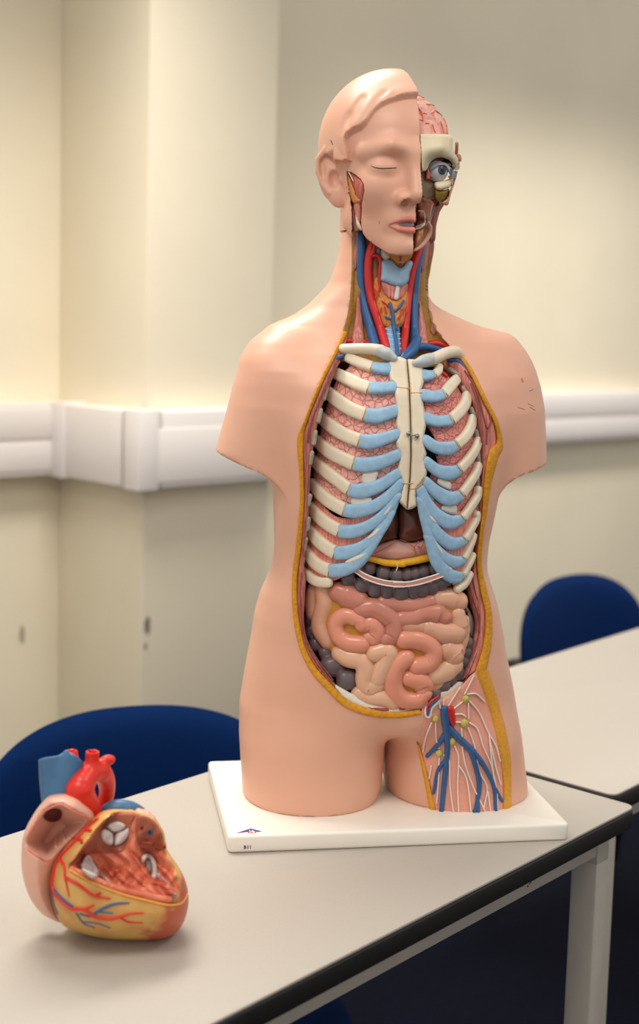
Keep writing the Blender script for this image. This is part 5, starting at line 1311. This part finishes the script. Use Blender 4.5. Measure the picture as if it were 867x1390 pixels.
def hobj(name, m, mesh, parent=None, sharp=60, mats=None, midx=None):
    o = link_mesh(name, np.asarray(mesh[0]) - (np.array([HB[0], HB[1], 0]) if parent is None else 0), mesh[1], m, heart if parent is None else parent, True, sharp, mats, midx)
    return o
WHt = cw(20, 1120, 180 / 867.); WHa = cw(20, 1010, 120 / 867.); WHc = cw(80, 1090, 180 / 867.)
hpink = mat('heart_pink', (226, 172, 150), rough=.38, spec=.45, noise=.04, nscale=60)
hred = mat('aorta_red', (222, 42, 26), rough=.33, spec=.5)
hblue = mat('vena_cava_blue', (70, 112, 150), rough=.4, spec=.45, noise=.08, nscale=50)
hfat = mat('heart_fat_yellow', (218, 172, 98), rough=.42, spec=.45, noise=.15, nscale=50, alt=(204, 148, 82), bump=.15, bscale=150)
hmus = mat('heart_cut_muscle', (232, 136, 102), rough=.38, spec=.5, noise=.25, nscale=70, alt=(206, 100, 74), bump=.35, bscale=110)
hwall = mat('heart_wall_brown', (178, 98, 72), rough=.42, spec=.45, noise=.2, nscale=60, bump=.2)
hwhite = mat('heart_valve_white', (212, 200, 194), rough=.3, spec=.5)
# reddish myocardium breaking through the fat towards the tip: pigment of the cast
nt, N, L, b = base_and_vec(hfat)
src = b.inputs['Base Color'].links[0].from_socket; tc = [q for q in N if q.type == 'TEX_COORD'][0]
tipw = hit(262, 1250, hn, float(hn @ HB)); tipl = tipw - np.array([HB[0], HB[1], 0])
vm = N.new('ShaderNodeVectorMath'); vm.operation = 'DISTANCE'; vm.inputs[1].default_value = tuple(tipl); L.new(tc.outputs['Object'], vm.inputs[0])
nz = N.new('ShaderNodeTexNoise'); nz.inputs['Scale'].default_value = 45; nz.inputs['Detail'].default_value = 4; L.new(tc.outputs['Object'], nz.inputs['Vector'])
ad = N.new('ShaderNodeMath'); ad.operation = 'MULTIPLY_ADD'; ad.inputs[1].default_value = .065; L.new(nz.outputs['Fac'], ad.inputs[0]); L.new(vm.outputs['Value'], ad.inputs[2])
mr = N.new('ShaderNodeMapRange'); mr.inputs['From Min'].default_value = .084; mr.inputs['From Max'].default_value = .098; mr.inputs['To Min'].default_value = 1; mr.inputs['To Max'].default_value = 0; L.new(ad.outputs['Value'], mr.inputs['Value'])
mx = N.new('ShaderNodeMix'); mx.data_type = 'RGBA'; mx.inputs['B'].default_value = lin((186, 86, 52)); L.new(mr.outputs['Result'], mx.inputs['Factor']); L.new(src, mx.inputs['A']); L.new(mx.outputs['Result'], b.inputs['Base Color'])

# --- right atrium: pink chamber with a window
ATR = [(68, 1079), (90, 1076), (112, 1082), (128, 1106), (124, 1121), (99, 1144), (84, 1162), (75, 1188), (73, 1212), (77, 1234), (84, 1252), (72, 1249), (56, 1240), (42, 1222), (32, 1196), (28.5, 1166), (32, 1132), (46, 1104), (58, 1088)]
WIN = [(33.5, 1145), (40, 1131), (50, 1115), (60, 1102), (69, 1096.5), (83, 1092), (100, 1101), (122, 1113), (114, 1124), (92, 1146), (66, 1168), (52, 1162), (41, 1154)]
atr0 = blob(ATR, .034, .040, .004)
wab = spline_closed(hab(WIN), 60)
def atr(x, y, z):
    d = atr0(x, y, z); a, c, b = hco(x, y, z)
    s = sd_poly(a, b, wab)
    cav = np.maximum(np.maximum(s, d + .0035 - 0.0) * 0 + np.maximum(s + np.maximum(c + .020, 0) * .35, c - .020), -.2)
    return np.maximum(smax(d, -cav, .0025), -z)
lo, hi = hbox(ATR, .008, -.050, .055); am = nets(atr, lo, hi, .0020)
ra = hobj('right_atrium', hpink, am); S_atr = Sdf(atr, 1.0); S_atr0 = Sdf(atr0, 1.0)
def hstrap(name, path, half, S, off, hth, m, parent, **k):
    o = strap(name, path, half, S, off, hth, m, heart, **k); return hfix(o, parent)
def hslab(name, poly, S, off, thick, rnd, m, parent, **k): return hfix(slab(name, poly, S, off, thick, rnd, m, heart, **k), parent)
def hfix(o, parent):
    for v in o.data.vertices: v.co.x -= HB[0]; v.co.y -= HB[1]
    o.parent = parent if parent is not None else heart
    return o
hslab('vein_mouth', [(59, 1110), (64, 1102), (73, 1098), (82, 1100), (84, 1107), (79, 1114), (68, 1116)], S_atr, -.001, .0006, 3, mat('dark_mouth', (84, 22, 18), rough=.6), ra, step=1.2, back=.003)
hstrap('fossa_fold', [(76, 1150), (76, 1138), (81, 1130), (86, 1134), (88, 1142)], 1.5, S_atr, -.0005, .0022, hpink, ra, n=20)
hstrap('window_edge', WIN + WIN[:2], 1.1, S_atr0, .001, .0012, mat('cut_pink', (222, 130, 110), rough=.4), ra, n=90)

# --- ventricles: fat-covered wall, cut open at the front
VEN = [(140, 1101), (120, 1118), (98, 1139), (80, 1161), (70, 1188), (68.5, 1212), (73, 1236), (86, 1256), (108, 1266), (135, 1272.5), (165, 1275.5), (205, 1276), (228, 1272), (243, 1261), (253, 1240), (255.5, 1216), (250, 1192), (239, 1172), (226, 1152), (223, 1132), (212, 1114), (196, 1104), (170, 1099)]
CUT = [(161, 1103), (185, 1104), (204, 1104), (220, 1112), (230, 1134), (234, 1153), (248, 1170), (260, 1193), (264, 1214), (250, 1225), (228, 1228), (200, 1222), (165, 1213), (130, 1200), (96, 1181), (104, 1165), (122, 1140), (140, 1118)]
ven0 = blob(VEN, .030, .046, -.002)
cab = spline_closed(hab(CUT), 90)
def chamber(u, v, ra_, rb_, dep): q = hab([(u, v)])[0]; s = 1.27 / FPX; return (q[0], q[1], ra_ * s, rb_ * s, dep)
CH = [chamber(128, 1172, 26, 22, .020), chamber(148, 1190, 24, 14, .012), chamber(202, 1163, 17, 26, .022), chamber(215, 1185, 20, 20, .010), chamber(156, 1135, 26, 24, .006)]
nab = hab([(170, 1190), (226, 1196)])
def ven(x, y, z):
    d = ven0(x, y, z); a, c, b = hco(x, y, z)
    s = sd_poly(a, b, cab)
    # the cut plane leans back: near the lower rim it is at the front, at the top further back
    plane = -.034 + (b - .052) * .22
    dep = plane + .0
    for (ca, cb, r1, r2, dd) in CH:
        q = np.exp(-(((a - ca) / r1) ** 2 + ((b - cb) / r2) ** 2)); dep = dep + dd * q
    tr = .0028 * np.sin(a * 420 + 3 * np.sin(b * 160)) * np.clip(-s / .012, 0, 1) * np.clip((.11 - b) / .03, 0, 1)
    cav = np.maximum(s, c - dep - tr)
    return np.maximum(smax(d, -cav, .0018), -z)
lo, hi = hbox(VEN, .008, -.058, .062); vm_ = nets(ven, lo, hi, .0019)
ctr = vm_[0][vm_[1]].mean(1); a_, c_, b_ = hco(ctr[:, 0], ctr[:, 1], ctr[:, 2])
ins = (sd_poly(a_, b_, cab) < .0012) & (c_ < .035) & (ven0(ctr[:, 0], ctr[:, 1], ctr[:, 2]) < -.0012)
top = ins & (b_ > .078 + .0 * a_) & (a_ < hab([(176, 1140)])[0][0])
vw = hobj('ventricle_wall', None, vm_, mats=[hfat, hmus, hwall], midx=ins.astype(int))
S_ven = Sdf(ven, 1.0); S_ven0 = Sdf(ven0, 1.0)
# flat brown wall beside and above the valve
hslab('septal_wall', [(150, 1108), (165, 1104), (183, 1106), (178, 1120), (172, 1140), (168, 1155), (150, 1158), (122, 1160), (104, 1174), (108, 1163), (125, 1139)], S_ven, -.0004, .0012, 5, hwall, vw, step=1.8, back=.004)
hslab('outer_wall', [(187, 1108), (203, 1110), (215, 1122), (221, 1137), (222, 1152), (212, 1154), (206, 1144), (198, 1140), (188, 1146), (184, 1130)], S_ven, -.0004, .0014, 5, hwall, vw, step=1.8, back=.004)
hstrap('fat_rim', [(95, 1181), (112, 1191), (130, 1200), (165, 1213.5), (200, 1222.5), (228, 1228.5), (246, 1225.5), (254, 1214)], 1.5, S_ven0, .0002, .0014, mat('orange_fat_rim', (234, 160, 66), rough=.35), vw, n=60)
hstrap('cut_rim', [(97, 1178), (115, 1187), (132, 1195), (166, 1208), (200, 1216), (228, 1221), (244, 1219)], (2.5, 3.4, 3.8, 4.2, 4.4, 4.2, 3), S_ven0, .0024, .0024, hmus, vw, n=60)
# pulmonary valve with three cusps
vring = hslab('pulmonary_valve', [(156, 1115), (168, 1119), (174.5, 1129), (173, 1141), (164, 1148), (151, 1149), (141, 1142), (137, 1131), (141, 1121), (148, 1116)], S_ven, -.0018, .0016, 4, mat('valve_ring', (120, 66, 56), rough=.4), vw, step=1.4, back=.004)
for q in (WHc((315, 150), (350, 125), (400, 125), (435, 150), (405, 180), (362, 190), (330, 172)), WHc((278, 185), (305, 170), (352, 205), (352, 265), (330, 275), (295, 255), (276, 220)), WHc((372, 205), (420, 180), (452, 165), (456, 200), (435, 240), (400, 268), (366, 272))):
    hslab('valve_cusp', q, S_ven, -.0032, .0028, 4, hwhite, vring, step=1.1, back=.003)
# leaflets and cords of the two inlet valves
lf = hslab('tricuspid_leaflet', WHc((145, 395), (170, 350), (200, 345), (235, 400), (262, 450), (255, 485), (215, 492), (170, 465), (142, 430)), S_ven, -.004, .004, 5, hwhite, vw, step=1.3, back=.006)
for q in (((240, 450), (300, 490), (345, 545)), ((262, 440), (310, 490), (342, 530)), ((235, 470), (270, 500), (300, 530))): hstrap('valve_cord', WHc(*q), .6, S_ven, -.004, .002, hwhite, lf, n=14)
lf = hstrap('mitral_leaflet', WHc((548, 375), (560, 350), (595, 350), (618, 390), (628, 440), (622, 480)), (2.6, 3, 3, 3.2, 3.4, 3), S_ven, -.003, .003, hwhite, vw, n=30)
hslab('mitral_leaflet', WHc((565, 380), (590, 370), (612, 410), (615, 470), (590, 455), (570, 420)), S_ven, -.0005, .002, 3, mat('valve_grey', (150, 130, 124), rough=.4), vw, step=1.2, back=.003)
for q in (((630, 450), (665, 500)), ((640, 455), (680, 490)), ((650, 460), (700, 515))): hstrap('valve_cord', WHc(*q), .6, S_ven, -.004, .002, hwhite, lf, n=10)
# muscle columns in the chambers
for q, h in (((WHc((380, 440), (400, 480), (440, 520), (480, 545))), 3.4), ((WHc((470, 330), (500, 370), (540, 430), (570, 470))), 2.4), ((WHc((440, 420), (480, 460), (520, 500), (560, 540))), 2.8), ((WHc((430, 540), (500, 570), (590, 590))), 2.6), ((WHc((640, 400), (690, 440), (730, 490), (750, 540))), 2.6), ((WHc((600, 520), (660, 530), (720, 560))), 2.6), ((WHc((300, 420), (340, 460), (370, 510))), 2.4), ((WHc((520, 270), (580, 275), (650, 290))), 1.8), ((WHc((530, 300), (590, 305), (650, 320))), 1.8), ((WHc((540, 250), (600, 248), (640, 262))), 1.6)):
    hstrap('muscle_column', q, (h * .5, h, h, h * .6) if len(q) == 4 else (h * .5, h, h * .6), S_ven, -.0006, .0026, hmus if h > 2 else hwall, vw, n=20)
pn = hstrap('steel_pin', WHc((757, 590), (750, 640)), (2.0, 2.2), S_ven, -.0035, .003, metalm, vw, n=8)
# vessels on the fat
hcor = mat('coronary_red', (214, 44, 30), rough=.35); hcv = mat('coronary_blue', (58, 98, 140), rough=.4)
S_out = S_ven0
ca_ = hstrap('coronary_artery', WHt((540, -40), (470, 20), (400, 100), (290, 220), (252, 330), (252, 420), (300, 490), (370, 545), (450, 552), (530, 600), (620, 612), (690, 600), (760, 580), (842, 576)), (2.4, 2.4, 2.5, 2.6, 2.6, 2.5, 2.4, 2.2, 2.2, 2.2, 2.0, 1.8, 1.4, .9), S_out, -.0004, .0024, hcor, vw, n=90)
for q, h in ((((690, 605), (740, 632), (832, 640)), 1.4), (((450, 552), (480, 540), (515, 525)), 1.6), (((292, 215), (325, 270), (330, 340), (355, 465)), 1.9), (((330, 340), (420, 392), (520, 462), (622, 480)), 2.1), (((520, 460), (560, 445)), 1.4), (((385, 85), (440, 100)), 2.2), (((450, 30), (500, 36)), 1.9)):
    hstrap('artery_branch', WHt(*q), (h, h, h * .8, h * .5)[:len(q)] if len(q) < 4 else (h, h, h * .8, h * .5), S_out, -.0002, .0020, hcor, ca_, n=24)
cv_ = hstrap('coronary_vein', WHt((745, 508), (650, 515), (570, 548), (515, 582)), (1.2, 2, 2.2, 2), S_out, .0002, .0018, hcv, vw, n=30)
for q, h in ((((258, 415), (305, 468), (378, 528)), 1.9), (((244, 430), (258, 510), (282, 575)), 1.6), (((560, 568), (640, 572)), 1.3), (((405, 575), (450, 638), (520, 666)), 1.4), (((430, 578), (490, 596)), 1.6), (((450, 630), (540, 640), (622, 668)), 1.3)):
    hstrap('vein_branch', WHt(*q), h, S_out, .0003, .0016, hcv, cv_, n=20)
# --- great vessels: laid out in the round behind and above the chambers
def hp(u, v, c): return hit(u, v, hn, float(hn @ HB) + c)
def pathfn(pts, rad):
    C = np.array([hp(u, v, c) for u, v, c in pts]); s = np.array(rad) * 1.29 / FPX
    Q = spline(np.column_stack([C, s]), 26)
    return lambda x, y, z: sd_path(x, y, z, Q[:, :3], Q[:, 3])
def flat(fn, u, v, c, dirv):
    """cut a tube off square and hollow its mouth"""
    p = hp(u, v, c)
    return lambda x, y, z: np.maximum(fn(x, y, z), (x - p[0]) * dirv[0] + (y - p[1]) * dirv[1] + (z - p[2]) * dirv[2])
aor = pathfn([(126, 1112, .016), (115, 1092, .006), (108, 1076, -.004), (113, 1060, .0), (124, 1048, .008), (137, 1048, .018), (144, 1060, .028), (145, 1076, .034), (142, 1090, .036)], [15, 18, 18.5, 16.5, 14.5, 13, 11.5, 10, 9.5])
b1 = pathfn([(124, 1050, .006), (125, 1035, .006), (125.6, 1016, .006)], [9.5, 8.6, 8.6])
b2 = pathfn([(138, 1050, .016), (140, 1038, .016), (144, 1032, .017), (150, 1031, .018)], [8, 7, 6.6, 6])
b3 = pathfn([(112, 1056, .020), (100, 1036, .026), (96, 1020, .026)], [9, 8.5, 8.5])
up = np.array([0, 0, 1.0])
b1c = flat(b1, 125.6, 1019, .006, up); b3c = flat(b3, 96, 1019, .026, (up * .97 - hr * .1))
def aorta(x, y, z):
    d = smin(aor(x, y, z), b1c(x, y, z), .004); d = smin(d, b2(x, y, z), .004); d = smin(d, b3c(x, y, z), .004)
    for p, r in ((hp(125.6, 1019, .006), .0042), (hp(96, 1019, .026), .0042)):
        d = smax(d, -np.maximum(np.hypot(np.hypot(x - p[0], y - p[1]), 0) - r, p[2] - .006 - z), .001)
    return d
box = [(80, 1010), (160, 1130)]
lo, hi = hbox(box, .012, -.035, .065); hobj('aorta', hred, nets(aorta, lo, hi, .0017))
s1 = pathfn([(73, 1086, .006), (70, 1060, .008), (69, 1026, .010)], [15, 15, 15.5]); s2 = pathfn([(84, 1084, .004), (92, 1058, .004), (103, 1024, .004)], [15, 14.5, 13])
dv = hr * .56 + up * .70 + hn * .45; s2c = flat(s2, 103, 1029, .004, tuple(dv)); s1c = flat(s1, 69, 1029, .010, tuple(up * .90 - hr * .10 + hn * .42))
def svc(x, y, z):
    d = smin(s1c(x, y, z), s2c(x, y, z), .010)
    return np.maximum(d, -(z - hp(80, 1082, 0)[2]) - .006)
lo, hi = hbox([(45, 1010), (122, 1095)], .010, -.03, .05); hobj('vena_cava', hblue, nets(svc, lo, hi, .0018))
pa = pathfn([(140, 1106, .018), (154, 1099, .014), (172, 1099, .014), (186, 1103, .020), (200, 1112, .026)], [9, 12, 12, 10, 7])
lo, hi = hbox([(125, 1075), (215, 1120)], .008, -.02, .06); hobj('pulmonary_trunk', hblue, nets(pa, lo, hi, .0018))
au = pathfn([(191, 1107, -.006), (200, 1114, -.012), (209, 1124, -.010)], [9, 10.5, 7])
lo, hi = hbox([(175, 1090), (222, 1140)], .006, -.03, .04)
hobj('left_auricle', hpink, nets(lambda x, y, z: au(x, y, z) + .0008 * np.sin(x * 700) * np.sin(z * 600), lo, hi, .0015))
for P_, R_ in (([(133, 1116, -.010), (142, 1108, -.010), (152, 1104, -.008)], [4.5, 6, 4.5]), ([(170, 1105, -.006), (178, 1105, -.006), (186, 1112, -.008)], [4.5, 5.5, 4.5])):
    f = pathfn(P_, R_); lo, hi = hbox([(u, v) for u, v, c in P_], .012, -.03, .02); hobj('fat_pad', hfat, nets(f, lo, hi, .0014))
for (u, v, c, r, m_) in ((192.5, 1122, -.018, 3.4, hcor), (203, 1128, -.018, 4.2, hcv), (223, 1148, -.016, 2.6, hcor), (123, 1127, -.030, 2.0, hcor), (111, 1142, -.034, 2.0, hcor)):
    P = hp(u, v, c); V, F = tube_geo([P + hn * .006, P, P - hn * .0035], np.array([1, 1, .96]) * r * 1.25 / FPX, 14, True, False); o = hobj('cut_vessel', m_, (V, F))
    V, F = tube_geo([P - hn * .0030, P - hn * .0039], np.array([1, 1.0]) * r * .55 * 1.25 / FPX, 12, True, False); hobj('vessel_bore', mat('bore_dark', (50, 20, 26), rough=.6), (V + 0 - np.array([HB[0], HB[1], 0]), F), o)
tick('p8_heart')
